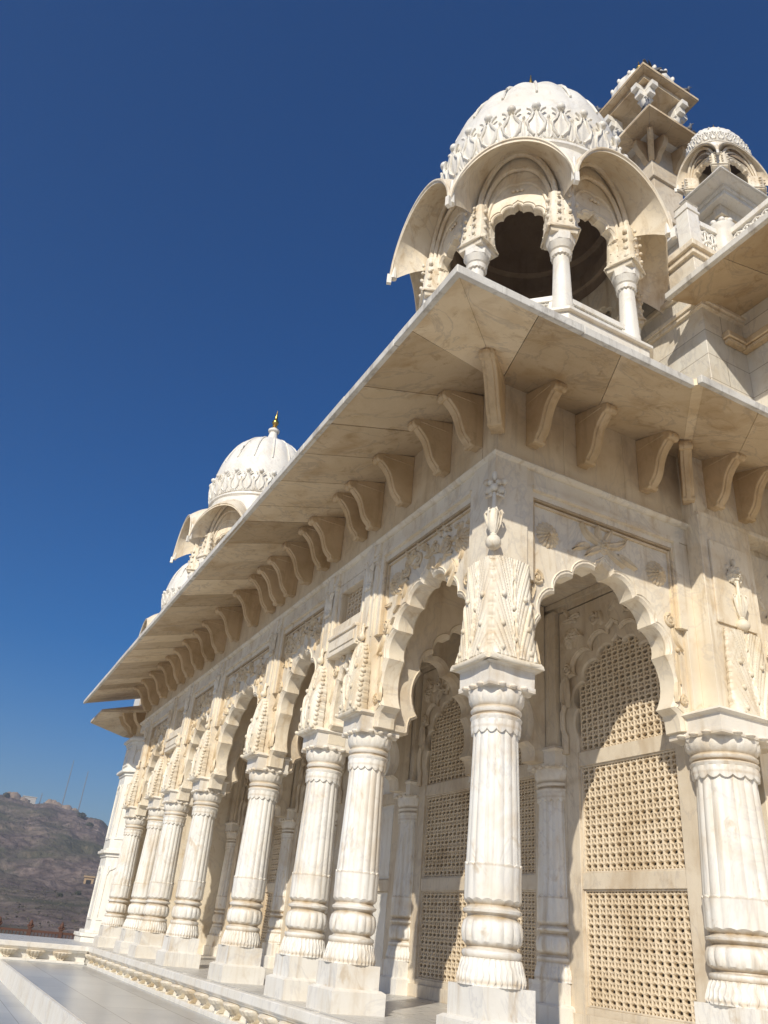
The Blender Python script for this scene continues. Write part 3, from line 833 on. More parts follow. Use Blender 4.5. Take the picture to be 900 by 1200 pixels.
# petal: scalloped palmette leaning out under the coping
b = MB()
def pet_prof(v): 
    K = ((0,.165),(.12,.185),(.3,.16),(.5,.10),(.68,.055),(.82,.05),(.92,.075),(1,.05))
    for (a0, o0), (a1, o1) in zip(K[:-1], K[1:]):
        if v <= a1: 
            q = (v-a0)/(a1-a0); q = q*q*(3-2*q); return o0 + (o1-o0)*q
    return .05
def pet_w(v): return .19*(1-.62*v**2.4)
def petal(u, v):
    """lotus corbel: lobed lip curling out under the coping, waist drawn in, small curl at the foot"""
    a = (u-.5)*2
    lob = abs(math.cos(a*PI*2.5))
    return (a*pet_w(v), -(pet_prof(v)*(1-.30*a*a) + .020*lob*(.3+.7*v)), -.138-.19*v*(1-.30*abs(a)**1.5)*(.86+.14*lob))
b.shell(lambda u, v: ((u-.5)*2*pet_w(v), .03, -.138-.19*v*(1-.30*abs(2*u-1)**1.5)), petal, 30, 18)
b.box(-.20,.20,-.045,.02,-.165,-.150)
M_PET = b.mesh('petal_corbel', CARVED, 55)
y = -5.4
while y < 14.2:
    child('petal_corbel', M_PET, pl, (XE+.135,y+.28,0), LEFT); y += .605
for k in range(12): child('petal_corbel', M_PET, pl, (-1.05-.545*k,14.465,0), 0)

# ------------------------------------------------------------------ kiosks
def ring_curve(h, p=2.1, q=.62): return lambda u: h*max(0, 1-abs(u)**p)**q
def make_kiosk(name, label, loc, n=8, s=1.0, rz=0, rc=1.47, rt=2.17, group=None, finial=True, H=None, cd=1.0, base=-1.2, rails=True):
    """open domed pavilion: columns, cusped arches, curved eaves, ribbed dome"""
    t = thing(name, label, 'kiosk', loc, rz, group)
    P = dict(neck=1.20, cap=1.45, tip=1.76, peak=2.77, itip=2.12, ipeak=3.22, drum=3.42, ring=3.80, spring=1.55, apex=2.24)
    if H: P.update(H)
    a0 = PI/n; Ai = rc*math.cos(a0); Ao = rt*math.cos(a0); hi = Ai*math.tan(a0); ho = Ao*math.tan(a0)
    rd = rc*.97
    # floor + drum shaped base
    b = MB(); b.frustum(0,0,Ai+.22*cd,Ai+.22*cd,base,-.02,n,a0); b.frustum(0,0,Ai+.27*cd,Ai+.27*cd,-.02,.03,n,a0); b.build('base', WHITE, t, bevel=.008)
    # column
    cm = MB(); r = .135*cd
    cm.lathe([(r*1.35,.0),(r*1.35,.06),(r*1.1,.075),(r*1.3,.1),(r*1.3,.14),(r*1.02,.16),(r*1.05,.26,.05,4),(r*.98,.32,.06,4),(r*.80,P['neck']-.12,.06,4),(r*.82,P['neck']-.1,.05,8,-.02),(r*1.02,P['neck']-.09,.05,8,-.02),(r*1.05,P['neck']-.03),(r*.9,P['neck']-.02),(r*1.1,P['neck']),(r*.9,P['neck']+.02),(r*1.05,P['neck']+.05,.05,8),(r*1.3,P['neck']+.12,.04,8)], 32)
    cm.frustum(0,0,r*1.25,r*1.35,P['neck']+.12,P['cap'],8,PI/8)
    me_c = cm.mesh('column', WHITE, 35)
    km = MB()   # leafy block over the column
    z0, z1 = P['cap'], P['spring']+.62*(P['ipeak']-P['spring'])*.62
    km.frustum(0,0,r*1.25,r*1.15,z0,z1)
    km.frustum(0,0,r*1.3,r*1.42,z0-.03,z0+.03)
    for k_ in range(4):
        st = len(km.v); acanthus(km, r*1.22, r*1.12, z0+.03, z1, -r*1.15, 16, 34, .5); km.xf(Matrix.Rotation(k_*PI/2, 4, 'Z'), st)
    for fz in range(4):
        zz = z0+.12+(z1-z0)*fz*.21
        for sgn in (-1, 1):
            km.ball(sgn*r*1.45, -r*.9, zz, r*.26, 1, 1, 1.1, 8, 5); km.ball(sgn*r*.55, -r*1.62, zz+.05, r*.2, 1, 1, 1.1, 8, 5)
    me_k = km.mesh('capital', CARVED, 50)
    for k in range(n):
        a = a0 + 2*PI*k/n
        c = child('column', me_c, t, (rc*math.cos(a), rc*math.sin(a), 0), a+PI/2)
        child('capital', me_k, c)
    # one side: arch wall, curved eave
    zi = ring_curve(P['ipeak']-P['itip']); zo = ring_curve(P['peak']-P['tip'])
    W = hi*.985; k_ = (hi-.13*cd)/.83; tall = P['apex']-P['neck']
    ol = outline(k_, P['neck']+.12, (P['apex']-P['neck']-.12)/1.62, foot=False, sag=.28)
    tf = lambda d: P['itip']+.0 + zi(min(1, abs(d)/hi)) - .03
    am = MB(); arch_panel(am, ol, W, P['ipeak']-.03, -.07, .07, zc=P['neck']+.45*tall, chamfer=.015, topf=tf); rim(am, ol, -.07, .02, .015, .035)
    for kk in range(3):    # concentric mouldings under the eave
        pts = []
        for i in range(25):
            u = -1+2*i/24
            f = 1-.105*(kk)
            pts.append((u*hi*.97*f, -.075-.03*(2-kk), P['itip']-.05-.07*kk + zi(u)*f - .10*kk*(1-abs(u))))
        am.tube(pts, .035*(1.2-.25*kk), 6, (0,1,0))
    for dx in (-.06, 0, .06): am.ball(dx, -.09, P['apex']+.24, .032, 1, .7, 1, 8, 5)
    me_a = am.mesh('arch', MARBLE, 35)
    def fo(u, v, dz):
        uu = 2*u-1; w = 1-v       # v: 0 outer .. 1 inner
        vv = 1-v
        A = Ai*(1-vv) + Ao*vv; h = hi*(1-vv) + ho*vv
        z = (P['itip']+zi(uu))*(1-vv) + (P['tip']+zo(uu))*vv + .07*math.sin(PI*vv)
        return (uu*h, -A, z+dz)
    em = MB(); em.shell(lambda u, v: fo(u, v, 0), lambda u, v: fo(u, v, .075), 40, 6)
    for v_ in (0.0,):      # raised lip on the edge
        pts = [Vector(fo(i/40, 0, .06)) for i in range(41)]; em.tube(pts, .024, 6, (0,1,0))
    me_e = em.mesh('eave', SOFFIT if False else MARBLE, 40)
    rail = MB()
    rw = hi-.10*cd
    rail.box(-rw, rw, -.035, .035, .0, .06); rail.box(-rw, rw, -.045, .045, .36, .44); rail.box(-rw, -rw+.06, -.035,.035,.06,.36); rail.box(rw-.06, rw, -.035,.035,.06,.36)
    lattice(rail, -rw+.06, rw-.06, .06, .36, -.02, .02, .1, .1, .014)
    me_r = rail.mesh('railing', WHITE, 30)
    cov = MB()
    def fc(u, v, dz):
        uu = 2*u-1; z = (P['itip']+zi(uu)+.05)*(1-v) + (P['drum']+.06)*v
        a = -PI/2 + uu*a0
        x0, y0 = uu*hi*1.02, -Ai*1.02
        x1, y1 = rd*math.cos(a), rd*math.sin(a)
        vv = v**.8
        return (x0*(1-vv)+x1*vv, y0*(1-vv)+y1*vv, z+dz)
    cov.shell(lambda u, v: fc(u, v, 0), lambda u, v: fc(u, v, .05), 16, 6)
    me_v = cov.mesh('roof_skirt', WHITE, 40)
    tipm = MB(); tipm.box(-.028,.028,-.05,.02,P['tip']-.05,P['tip']+.12); tipm.lathe([(.05,P['tip']+.05),(.035,P['tip']+.3),(.03,P['tip']+.5)], 8, 0, .05)
    me_t = tipm.mesh('eave_tip', WHITE, 35)
    for k in range(n):
        a = 2*PI*k/n
        child('arch', me_a, t, (Ai*math.cos(a), Ai*math.sin(a), 0), a+PI/2)
        e = child('eave', me_e, t, (0,0,0), a+PI/2)
        child('roof_skirt', me_v, t, (0,0,0), a+PI/2)
        if rails: child('railing', me_r, t, (Ai*math.cos(a), Ai*math.sin(a), 0), a+PI/2)
        child('eave_tip', me_t, t, (rt*math.cos(a+a0), rt*math.sin(a+a0), 0), a+a0+PI/2)
    # dome
    D = lambda r, z: (r*rd/1.42, P['drum'] + z*rd/1.42)
    dome = MB(); DT = 1.84 + (3.62-3.42 if H is None else 0)
    pr = [(1.36,-.1),(1.42,.0),(1.47,.04),(1.47,.09),(1.41,.12),(1.40,.16),(1.44,.2)]
    pts = [D(*p) for p in pr]
    for i in range(15):
        th = -.26 + (PI/2+.26)*i/14
        rr = 1.47*math.cos(th)**.86 if math.cos(th) > 1e-3 else .02; zz = .60 + DT*math.sin(th)
        if th < 0: zz = .60 + 1.5*math.sin(th)
        am_ = .045 if 4 < i else .0
        q = D(max(rr, .12), zz); pts.append((q[0], q[1], am_*min(1, (i-3)/3), 8))
    dome.lathe(pts, 128, cap=False)
    # ribs: slim raised cords
    for k in range(16):
        a = 2*PI*(k+.5)/16
        line = []
        for i in range(9):
            th = .38 + 1.08*i/8
            q = D(1.47*math.cos(th)**.86*.985, .60+DT*math.sin(th)); line.append((q[0]*math.cos(a), q[0]*math.sin(a), q[1]))
        dome.tube(line, .022, 6)
    do = dome.build('dome', WHITE, t, smooth=40)
    lf = MB()   # flame-like leaf crown round the dome
    K = 26
    def Qs(ang, zr, ro=0):
        q_ = (zr-.60)/(DT if zr > .60 else 1.5); th_ = math.asin(max(-.6, min(1, q_)))
        q = D(1.47*math.cos(th_)**.86 + ro, zr); return (q[0]*math.cos(ang), q[0]*math.sin(ang), q[1])
    for k in range(2*K):
        a = 2*PI*k/(2*K); big = k % 2 == 0; zt_ = .74 if big else .56; hw = .128 if big else .08
        def lp(u, v, r0):
            s_ = 2*u-1; w_ = hw*(.42 + .58*math.sin(PI*min(1, .1+v*.95)))*(1 - .55*max(0, v-.7)/.3)
            sway = .035*math.sin(v*PI*1.6)*s_
            rel = .018 + .024*v + .020*abs(math.cos(s_*PI*2.0 + v*1.2)) - .022*(s_*s_)
            return Qs(a + s_*w_ + sway, .16 + (zt_-.16)*v, r0 if r0 < 0 else rel*(1-.5*abs(s_)**4))
        lf.shell(lambda u, v: lp(u, v, -.02), lambda u, v: lp(u, v, 0), 14, 8)
        if big:
            for sg in (-1, 1):
                lf.tube([Qs(a+sg*x_, z_, r_) for x_, z_, r_ in ((.02,.2,.03),(.075,.3,.042),(.09,.42,.047),(.05,.52,.052),(.03,.6,.056),(.05,.68,.06),(.085,.73,.055))], .026, 6)
            p = Qs(a, .78, .045); lf.ball(*p, .072*rd/1.42, 1, 1, .95, 10, 6)
    child('leaf_band', lf.mesh('leaf_band', WHITE, 60), do)
    # inside of the dome, stepped courses
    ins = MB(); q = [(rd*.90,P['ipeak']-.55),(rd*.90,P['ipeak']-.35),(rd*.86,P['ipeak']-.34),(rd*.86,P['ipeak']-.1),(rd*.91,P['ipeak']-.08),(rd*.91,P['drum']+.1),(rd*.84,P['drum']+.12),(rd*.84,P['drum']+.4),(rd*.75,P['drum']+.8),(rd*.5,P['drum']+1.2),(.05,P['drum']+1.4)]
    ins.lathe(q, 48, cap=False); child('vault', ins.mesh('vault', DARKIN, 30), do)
    k2 = rd/1.42; zt = P['drum'] + 2.44*k2
    fm = MB(); fm.lathe([(.42*k2,-.10*k2),(.46*k2,-.04*k2),(.40*k2,.02*k2),(.30*k2,.05*k2),(.23*k2,.16*k2),(.17*k2,.36*k2,.1,6),(.13*k2,.56*k2,.1,6),(.11*k2,.60*k2),(.17*k2,.64*k2),(.18*k2,.70*k2),(.10*k2,.74*k2),(.08*k2,.78*k2)], 24, 0, 0, zt)
    for k in range(10): fm.ball(.44*k2*math.cos(k*PI/5), .44*k2*math.sin(k*PI/5), zt-.02, .09*k2, 1, 1, .9, 8, 5)
    fo_ = child('finial', fm.mesh('finial', WHITE, 40), do)
    gm = MB(); gm.lathe([(.07*k2,.77*k2),(.09*k2,.82*k2),(.05*k2,.87*k2),(.10*k2,.96*k2),(.11*k2,1.02*k2),(.06*k2,1.10*k2),(.045*k2,1.17*k2),(.05*k2,1.21*k2),(.02*k2,1.34*k2),(.006,1.47*k2)], 16, 0, 0, zt)
    child('gilt_tip', gm.mesh('gilt_tip', GOLD, 50), do)
    if s != 1.0: t.scale = (s, s, s)
    return t
make_kiosk('domed_kiosk', 'large octagonal white marble kiosk with ribbed dome right above the near eave corner', (1.42,1.30,7.60), group='domed marble kiosks on the roof')
make_kiosk('domed_kiosk', 'octagonal domed kiosk with gilt finial half hidden behind the long eave', (1.46,14.44,7.84), base=-1.42, group='domed marble kiosks on the roof')
make_kiosk('domed_kiosk', 'distant small white dome barely showing above the far end of the long eave', (2.95,27.0,8.85), base=-1.42, group='domed marble kiosks on the roof')

# ------------------------------------------------------------------ upper storey by the porch
up = thing('upper_storey', 'upper marble storey of plain ashlar with its own projecting eave beside the near kiosk', 'building', (0,0,6.2))
def bxl(mb, x0, x1, y0, y1, z0, z1): mb.box(x0, x1, y0, y1, z0-6.2, z1-6.2)
b = MB(); bxl(b, 3.1,9,-.35,4,6.26,8.86)
b.build('lower_wall', BLOCK, up, bevel=.008)
b = MB(); bxl(b, 3.32,9,-.16,6,8.86,10.22); b.build('upper_wall', BLOCK, up, bevel=.008)
b = MB(); bxl(b, 3.89,9,-3.2,-.352,6.2,10.2); b.build('porch_wall', BLOCK, up)
b = MB()
bxl(b, 3.02,9,-.43,4,8.86,8.93); bxl(b, 3.05,9,-.40,4,8.80,8.86)
bxl(b, 3.22,9,-.26,6,10.22,10.33); bxl(b, 3.27,9,-.21,6,10.12,10.22)
bxl(b, 3.27,9,-.21,6,9.5,9.58)
b.build('cornice', MARBLE, up, bevel=.01)
for (x0, x1, y0, y1) in ((3.45,3.78,-.45,-.352),(3.79,3.89,-3.2,-.352)):
    b = MB()
    bxl(b, x0, x1, y0, y1, 8.30, 8.36); bxl(b, x0-.03, x1, y0-.03, y1, 8.36, 8.46); bxl(b, x0, x1, y0, y1, 8.46, 8.5)
    b.build('string_course', SOFFIT, up, bevel=.015)
b = MB(); g = .004
ys = [-.24,-1.15,-2.1,-3.2]
for i in range(3):
    y0, y1 = ys[i]-g, ys[i+1]+g
    bt = [(2.54,y0,8.74-6.2),(2.54,y1,8.74-6.2),(3.89,y1,9.02-6.2),(3.89,min(y0,-.36),9.02-6.2)]
    b.hexa(bt, [(x,y,z+.09) for x,y,z in bt])
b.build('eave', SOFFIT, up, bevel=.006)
b = MB(); b.box(2.525,2.60,-3.2,-.225,8.735-6.2,8.84-6.2); b.build('eave_edge', EDGE, up, bevel=.01)
bm_ = bracket_mesh(.18,1.0)
child('eave_bracket', bm_, up, (4.02,-1.62,2.83-6.2+.0), LEFT)
# railing of the roof terrace
b = MB(); 
def post(mb, x, y, z0, z1, w=.13):
    mb.frustum(x, y, w, w, z0-6.2, z1-6.2); mb.frustum(x, y, w*1.15, w*1.15, z1-.16-6.2, z1-.11-6.2); mb.frustum(x, y, w*1.15, w*.5, z1-6.2, z1+.07-6.2)
post(b, 3.42,-.06,10.33,11.25,.12)
b.build('railing_post', WHITE, up, bevel=.006)
b = MB(); b.lathe([(.2,10.3),(.2,10.45),(.15,10.5),(.17,10.6,.08,6),(.17,11.05,.08,6),(.2,11.1),(.22,11.18),(.16,11.22)], 36, 4.15, -.1, -6.2)
for k in range(8): b.ball(4.15+.17*math.cos(k*PI/4), -.1+.17*math.sin(k*PI/4), 11.25-6.2, .05)
b.build('railing_post', WHITE, up)
def rail(p0, p1, z0):
    A, B = Vector((*p0, z0-6.2)), Vector((*p1, z0-6.2)); L = (B-A).length; an = math.atan2(B.y-A.y, B.x-A.x)
    m = MB(); m.box(0, L, -.05, .05, .62, .72); m.box(0, L, -.05, .05, 0, .08)
    nseg = max(2, round(L/.17))
    for i in range(nseg):
        xc = L*(i+.5)/nseg; r = L/nseg*.5
        for (zc, s1) in ((.24,1),(.47,-1)):
            m.tube([(xc + r*math.cos(t_), 0, zc + s1*.11*math.sin(t_)) for t_ in [PI*j/8*2 for j in range(9)]], .022, 6, (0,1,0))
        m.tube([(xc,0,.08),(xc,0,.62)], .016, 5)
        m.ball(xc, 0, .35, .04)
    return m.build('railing', WHITE, up, A, an)
rail((3.54,-.06),(3.98,-.09),10.36); rail((4.2,-.26),(4.2,-3.0),10.36)
# open pavilion carried on a leafy-capped pillar, below the small kiosk
b = MB(); b.box(4.42,6.4,-.10,2.6,12.42-6.2,12.52-6.2); b.box(4.46,6.3,-.06,2.5,12.34-6.2,12.42-6.2)
b.build('kiosk_slab', WHITE, up, bevel=.01)
b = MB()
for y in (.14, 1.9): b.box(4.58,6.3,y,y+.16,12.12-6.2,12.34-6.2)
for x in (4.62, 6.0): b.box(x,x+.16,.3,1.9,12.13-6.2,12.335-6.2)
b.build('kiosk_beam', MARBLE, up, bevel=.01)
b = MB(); b.lathe([(.12,0),(.12,1.2,.05,8),(.13,1.25),(.17,1.35,.1,8),(.22,1.5,.1,8),(.24,1.56),(.16,1.6),(.16,1.8)], 32, 4.78, .30, 10.3-6.2)
for k in range(8): b.ball(4.78+.22*math.cos(k*PI/4), .30+.22*math.sin(k*PI/4), 11.8-6.2, .06, 1, 1, 1.4)
b.build('pillar', CARVED, up)
b = MB(); b.box(5.6,6.6,.9,3.5,10.2-6.2,13.6-6.2); b.build('back_wall', BLOCK, up)
kk = make_kiosk('domed_kiosk', 'small square domed kiosk with curved eaves on a slab at the right', (4.80,.16,12.52), n=4, s=.62, rz=0, rc=.85, rt=1.30, base=-.05, rails=False, group='domed marble kiosks on the roof', cd=1.15,
    H=dict(neck=.25, cap=.40, tip=.66, peak=1.80, itip=1.0, ipeak=2.0, drum=2.0, spring=.45, apex=1.35))
kk.scale = (.74,.50,.50)

# ------------------------------------------------------------------ stepped tower behind
tw = thing('roof_tower', 'slender square marble tower with two stacked eaves and corbelled open top', 'tower', (5.6,2.4,10.0))
def sq_eave(mb, a_in, a_out, z_in, z_out, th):
    for k in range(4):
        M = Matrix.Rotation(k*PI/2, 4, 'Z'); st = len(mb.v)
        for j in range(3):
            f0, f1 = -1+2*j/3, -1+2*(j+1)/3
            bt = [(f0*a_out+.003,-a_out,z_out),(f1*a_out-.003,-a_out,z_out),(f1*a_in-.003,-a_in,z_in),(f0*a_in+.003,-a_in,z_in)]
            mb.hexa(bt, [(x,y,z+th) for x,y,z in bt])
        mb.xf(M, st)
b = MB(); b.frustum(0,0,.42,.42,0,6.62)
for z in (2.0,4.2,5.4): b.frustum(0,0,.47,.47,z,z+.1)
b.build('shaft', INNER, tw, bevel=.01)
b = MB(); sq_eave(b, .42, 1.07, 6.66, 6.50, .07); b.build('lower_eave', SOFFIT, tw, bevel=.005)
b = MB(); b.frustum(0,0,.845,.845,7.0,7.09); b.frustum(0,0,.62,.60,7.09,7.3); 
bb = MB(); bb.frustum(0,0,.60,.60,7.32,7.38); 
b = MB(); b.frustum(0,0,.74,.66,6.62,7.34); b.build('upper_floor', WHITE, tw, bevel=.01)
bk = MB()
bk.prism([(-.40,6.75),(-.42,6.45),(-.5,6.5),(-.55,6.62),(-.66,6.7),(-.74,6.82),(-.74,7.0),(-.40,7.12)], 'x', -.06, .06)
mbk = bk.mesh('tower_bracket', BRK, 40)
for k in range(4):
    for dx in (-.28,.28):
        a = k*PI/2; child('tower_bracket', mbk, tw, (math.cos(a)*dx, math.sin(a)*dx, -.5), a)
    child('tower_bracket', mbk, tw, (0,0,-.5), k*PI/2+PI/4).scale = (1,1.35,1)
cm = MB(); cm.lathe([(.10,7.33),(.10,7.4),(.075,7.42),(.07,7.7,.06,4),(.09,7.72),(.12,7.8,.1,6),(.13,7.84)], 24); cm.frustum(0,0,.12,.12,7.84,7.9)
cm.frustum(0,0,.10,.10,7.9,8.2)
me_tc = cm.mesh('column', WHITE, 40)
cb = MB()
for j in range(2): cb.box(-.085,.085,-.23-.10*j,-.08,7.90+.165*j,8.05+.165*j)
me_cb = cb.mesh('corbel', WHITE, 30)
for ix in (-1,0,1):
    for iy in (-1,0,1):
        if ix == 0 or iy == 0: continue
        c = child('column', me_tc, tw, (ix*.46, iy*.46, 0))
        dirs = [0 if iy < 0 else PI, -PI/2 if ix < 0 else PI/2]
        for d in dirs: child('corbel', me_cb, c, (0,0,0), d)
b = MB(); sq_eave(b, .46, .84, 8.40, 8.40, .08); b.build('upper_eave', SOFFIT, tw, bevel=.005)
b = MB(); b.frustum(0,0,.70,.70,8.25,8.40); b.frustum(0,0,.86,.86,8.42,8.50); b.build('upper_slab', SOFFIT, tw, bevel=.006)
b = MB()
b.lathe([(.72,8.5),(.74,8.6),(.70,8.64),(.74,8.7,.05,8),(.76,8.9,.06,8),(.70,9.1,.06,8),(.58,9.3,.07,8),(.42,9.5,.07,8),(.30,9.62),(.33,9.66),(.24,9.7),(.16,9.8),(.1,9.95)], 64)
for k in range(16):
    a = k*PI/8; b.ball(.74*math.cos(a), .74*math.sin(a), 9.0, .045, 1, 1, 1.8); b.ball(.4*math.cos(a), .4*math.sin(a), 9.55, .035)
b.build('dome', WHITE, tw, smooth=40)
b = MB(); b.lathe([(.06,9.93),(.09,10.0),(.05,10.06),(.08,10.14),(.03,10.24),(.006,10.4)], 14); b.build('gilt_tip', GOLD, tw)

# ------------------------------------------------------------------ far corner tower
ft = thing('corner_tower', 'octagonal white corner tower with string courses beyond the far end of the verandah', 'tower', (.86,17.75,0))
def oct_(mb, r, z0, z1, r2=None): mb.frustum(0,0,r*math.cos(PI/8),(r2 or r)*math.cos(PI/8),z0,z1,8,PI/8)
b = MB(); oct_(b,1.02,.26,5.0); b.build('shaft', WHITE, ft)
b = MB(); oct_(b,1.22,-.02,.12); oct_(b,1.26,.12,.2); oct_(b,1.14,.2,.27); b.build('base', WHITE, ft, bevel=.01)
b = MB()
for z in (2.05,4.1,4.95): oct_(b,1.06,z-.08,z); oct_(b,1.14,z,z+.07); oct_(b,1.08,z+.07,z+.12)
b.build('string_course', WHITE, ft, bevel=.01)
pn = MB()
for z0, z1 in ((.5,1.75),(2.4,3.8),(4.3,4.8)):
    pn.box(-.28,-.24,-.965,-.94,z0,z1); pn.box(.24,.28,-.965,-.94,z0,z1); pn.box(-.24,.24,-.965,-.94,z0,z0+.05)
    pts = [(-.24,z1-.2),(-.2,z1-.1),(-.1,z1-.06),(0,z1),(.1,z1-.06),(.2,z1-.1),(.24,z1-.2)]
    pn.tube([(x,-.955,z) for x, z in pts], .02, 5, (0,1,0))
me_pn = pn.mesh('panel_moulding', WHITE, 30)
for k in range(8): child('panel_moulding', me_pn, ft, (0,0,0), k*PI/4)
b = MB()
for k in range(8):
    M = Matrix.Rotation(k*PI/4, 4, 'Z'); st = len(b.v)
    a_in, a_out = 1.0, 2.05; ti = math.tan(PI/8)
    bt = [(-a_out*ti,-a_out,5.46),(a_out*ti,-a_out,5.46),(a_in*ti,-a_in,5.86),(-a_in*ti,-a_in,5.86)]
    b.hexa(bt, [(x,y,z+.08) for x,y,z in bt]); b.xf(M, st)
b.build('eave', SOFFIT, ft, bevel=.006)
b = MB(); oct_(b,.98,5.0,6.6); b.build('parapet', UPW, ft)
tb = MB(); tb.prism([(-.9,5.15),(-1.05,5.18),(-1.12,5.32),(-1.3,5.44),(-1.42,5.66),(-.9,5.78)], 'x', -.06, .06)
me_tb = tb.mesh('eave_bracket', BRK, 40)
for k in range(16): child('eave_bracket', me_tb, ft, (0,0,0), k*PI/8+PI/16)
fw = thing('far_wing', 'far white marble wing behind the corner tower carrying the distant dome', 'building', (2.0,18.6,0))
b = MB(); b.box(0,8,0,10.5,-.34,7.3); b.build('wall', BLOCK, fw)
b = MB(); b.box(-.12,8.1,-.12,10.6,7.3,7.45); b.build('cornice', MARBLE, fw, bevel=.01)

# ------------------------------------------------------------------ pigeons
def pigeon_meshes():
    b = MB()
    prof = [(.005,-.15),(.03,-.14),(.055,-.10),(.075,-.04),(.08,.02),(.07,.07),(.045,.105),(.036,.125),(.042,.15),(.044,.17),(.03,.195),(.005,.205)]
    vs = []; n = 12
    # body: swept along a bent spine from tail to head
    spine = [(-.15,.06),(-.13,.065),(-.09,.075),(-.03,.085),(.03,.1),(.07,.125),(.088,.16),(.094,.18),(.1,.205),(.105,.225),(.11,.243),(.112,.25)]
    for (r, _), (x, z) in zip(prof, spine):
        for i in range(n):
            t = 2*PI*i/n; tilt = 0 if x < .05 else .75
            vs.append((x - r*math.sin(t)*tilt*.8, r*math.cos(t)*.9, z + r*math.sin(t)*(1-.45*tilt)))
    fs = [(j*n+i, j*n+(i+1) % n, (j+1)*n+(i+1) % n, (j+1)*n+i) for j in range(len(spine)-1) for i in range(n)]
    fs += [tuple(range(n)), tuple(range(len(vs)-n, len(vs)))]
    b.add(vs, fs)
    b.hexa([(-.27,-.03,.04),(-.12,-.035,.055),(-.12,.035,.055),(-.27,.03,.04)], [(-.27,-.03,.052),(-.12,-.035,.085),(-.12,.035,.085),(-.27,.03,.052)])
    b.lathe([(.014,.0),(.010,.02),(.002,.04)], 8)
    st = len(b.v)-24
    b.xf(Matrix.Translation((.135,0,.215)) @ Matrix.Rotation(PI/2+.2, 4, 'Y'), st)
    body = b.mesh('pigeon', PGREY, 60)
    w = MB()
    for s in (-1, 1):
        st = len(w.v); w.ball(0,0,0,.1,1.25,.22,.55,12,8); w.xf(Matrix.Translation((-.04,s*.07,.095)) @ Matrix.Rotation(.15,4,'Y'), st)
    wing = w.mesh('wing', PDARK, 60)
    l = MB()
    for s in (-1, 1):
        l.tube([(.0,s*.03,.04),(.005,s*.03,.0)], .007, 6); 
        for k in (-.4,0,.4): l.tube([(.005,s*.03,.004),(.04,s*.03+k*.03,.003)], .005, 5)
    leg = l.mesh('leg', PINK, 60)
    return body, wing, leg
PB, PW, PL = pigeon_meshes()
def pigeon(label, loc, rz, k=.95):
    o = bpy.data.objects.new('pigeon', PB); COL.objects.link(o); o.location = loc; o.rotation_euler = (0,0,rz); o.scale = (k,k,k)
    tag(o, label, 'pigeon', 'pigeons on the roof tower')
    child('wing', PW, o); child('leg', PL, o)
ZU, ZL = 18.505, 17.345
pigeon('grey pigeon near the front corner of the upper tower eave, left of its pair', (4.98,1.62,ZU), .4)
pigeon('grey pigeon near the front corner of the upper tower eave, right of its pair', (5.2,1.63,ZU), 2.4)
pigeon('grey pigeon alone towards the right end of the upper tower eave', (6.12,1.62,ZU), -.8)
pigeon('dark pigeon alone on the left end of the upper tower eave', (4.82,3.0,ZU), 2.9)
pigeon('large looking grey pigeon at the foot of the middle tower column', (5.06,1.86,ZL), -2.1, 1.15)
pigeon('grey pigeon tucked beside the left open column of the tower', (5.05,2.62,ZL), 2.6)
for i, (x, nm) in enumerate(((5.72,'leftmost'),(5.96,'second from left'),(6.18,'rightmost'))):
    pigeon('grey pigeon %s of three along the lower tower eave edge' % nm, (x,1.42+.02*i,16.565), -1.2+1.3*i)

# ------------------------------------------------------------------ ground
b = MB(); b.box(-2.26, XE+.05, -12, 14.36, -.7, -.36); tag(b.build('terrace', TERR), kind='structure')
b = MB(); b.box(-2.262,-2.20,-12,14.36,-.655,-.356); tag(b.build('terrace_step', WHITE, bevel=.01), kind='structure')
b = MB(); b.box(-30,-2.26,-20,14.36,-1.0,-.64); b.box(-30,9,14.36,21.5,-1.0,-.345); tag(b.build('lower_pavement', TERR), kind='structure')

m, nt, bs = nodes('dry_ground'); geo = N(nt,'ShaderNodeNewGeometry')
n1 = N(nt,'ShaderNodeTexNoise',Scale=.15,Detail=8.); nt.links.new(geo.outputs['Position'], n1.inputs['Vector'])
r1 = ramp(nt, n1.outputs['Fac'], [(.35,(.12,.095,.06)),(.6,(.2,.15,.105))]); nt.links.new(r1.outputs[0], bs.inputs['Base Color']); bs.inputs['Roughness'].default_value = .95
GROUND = m
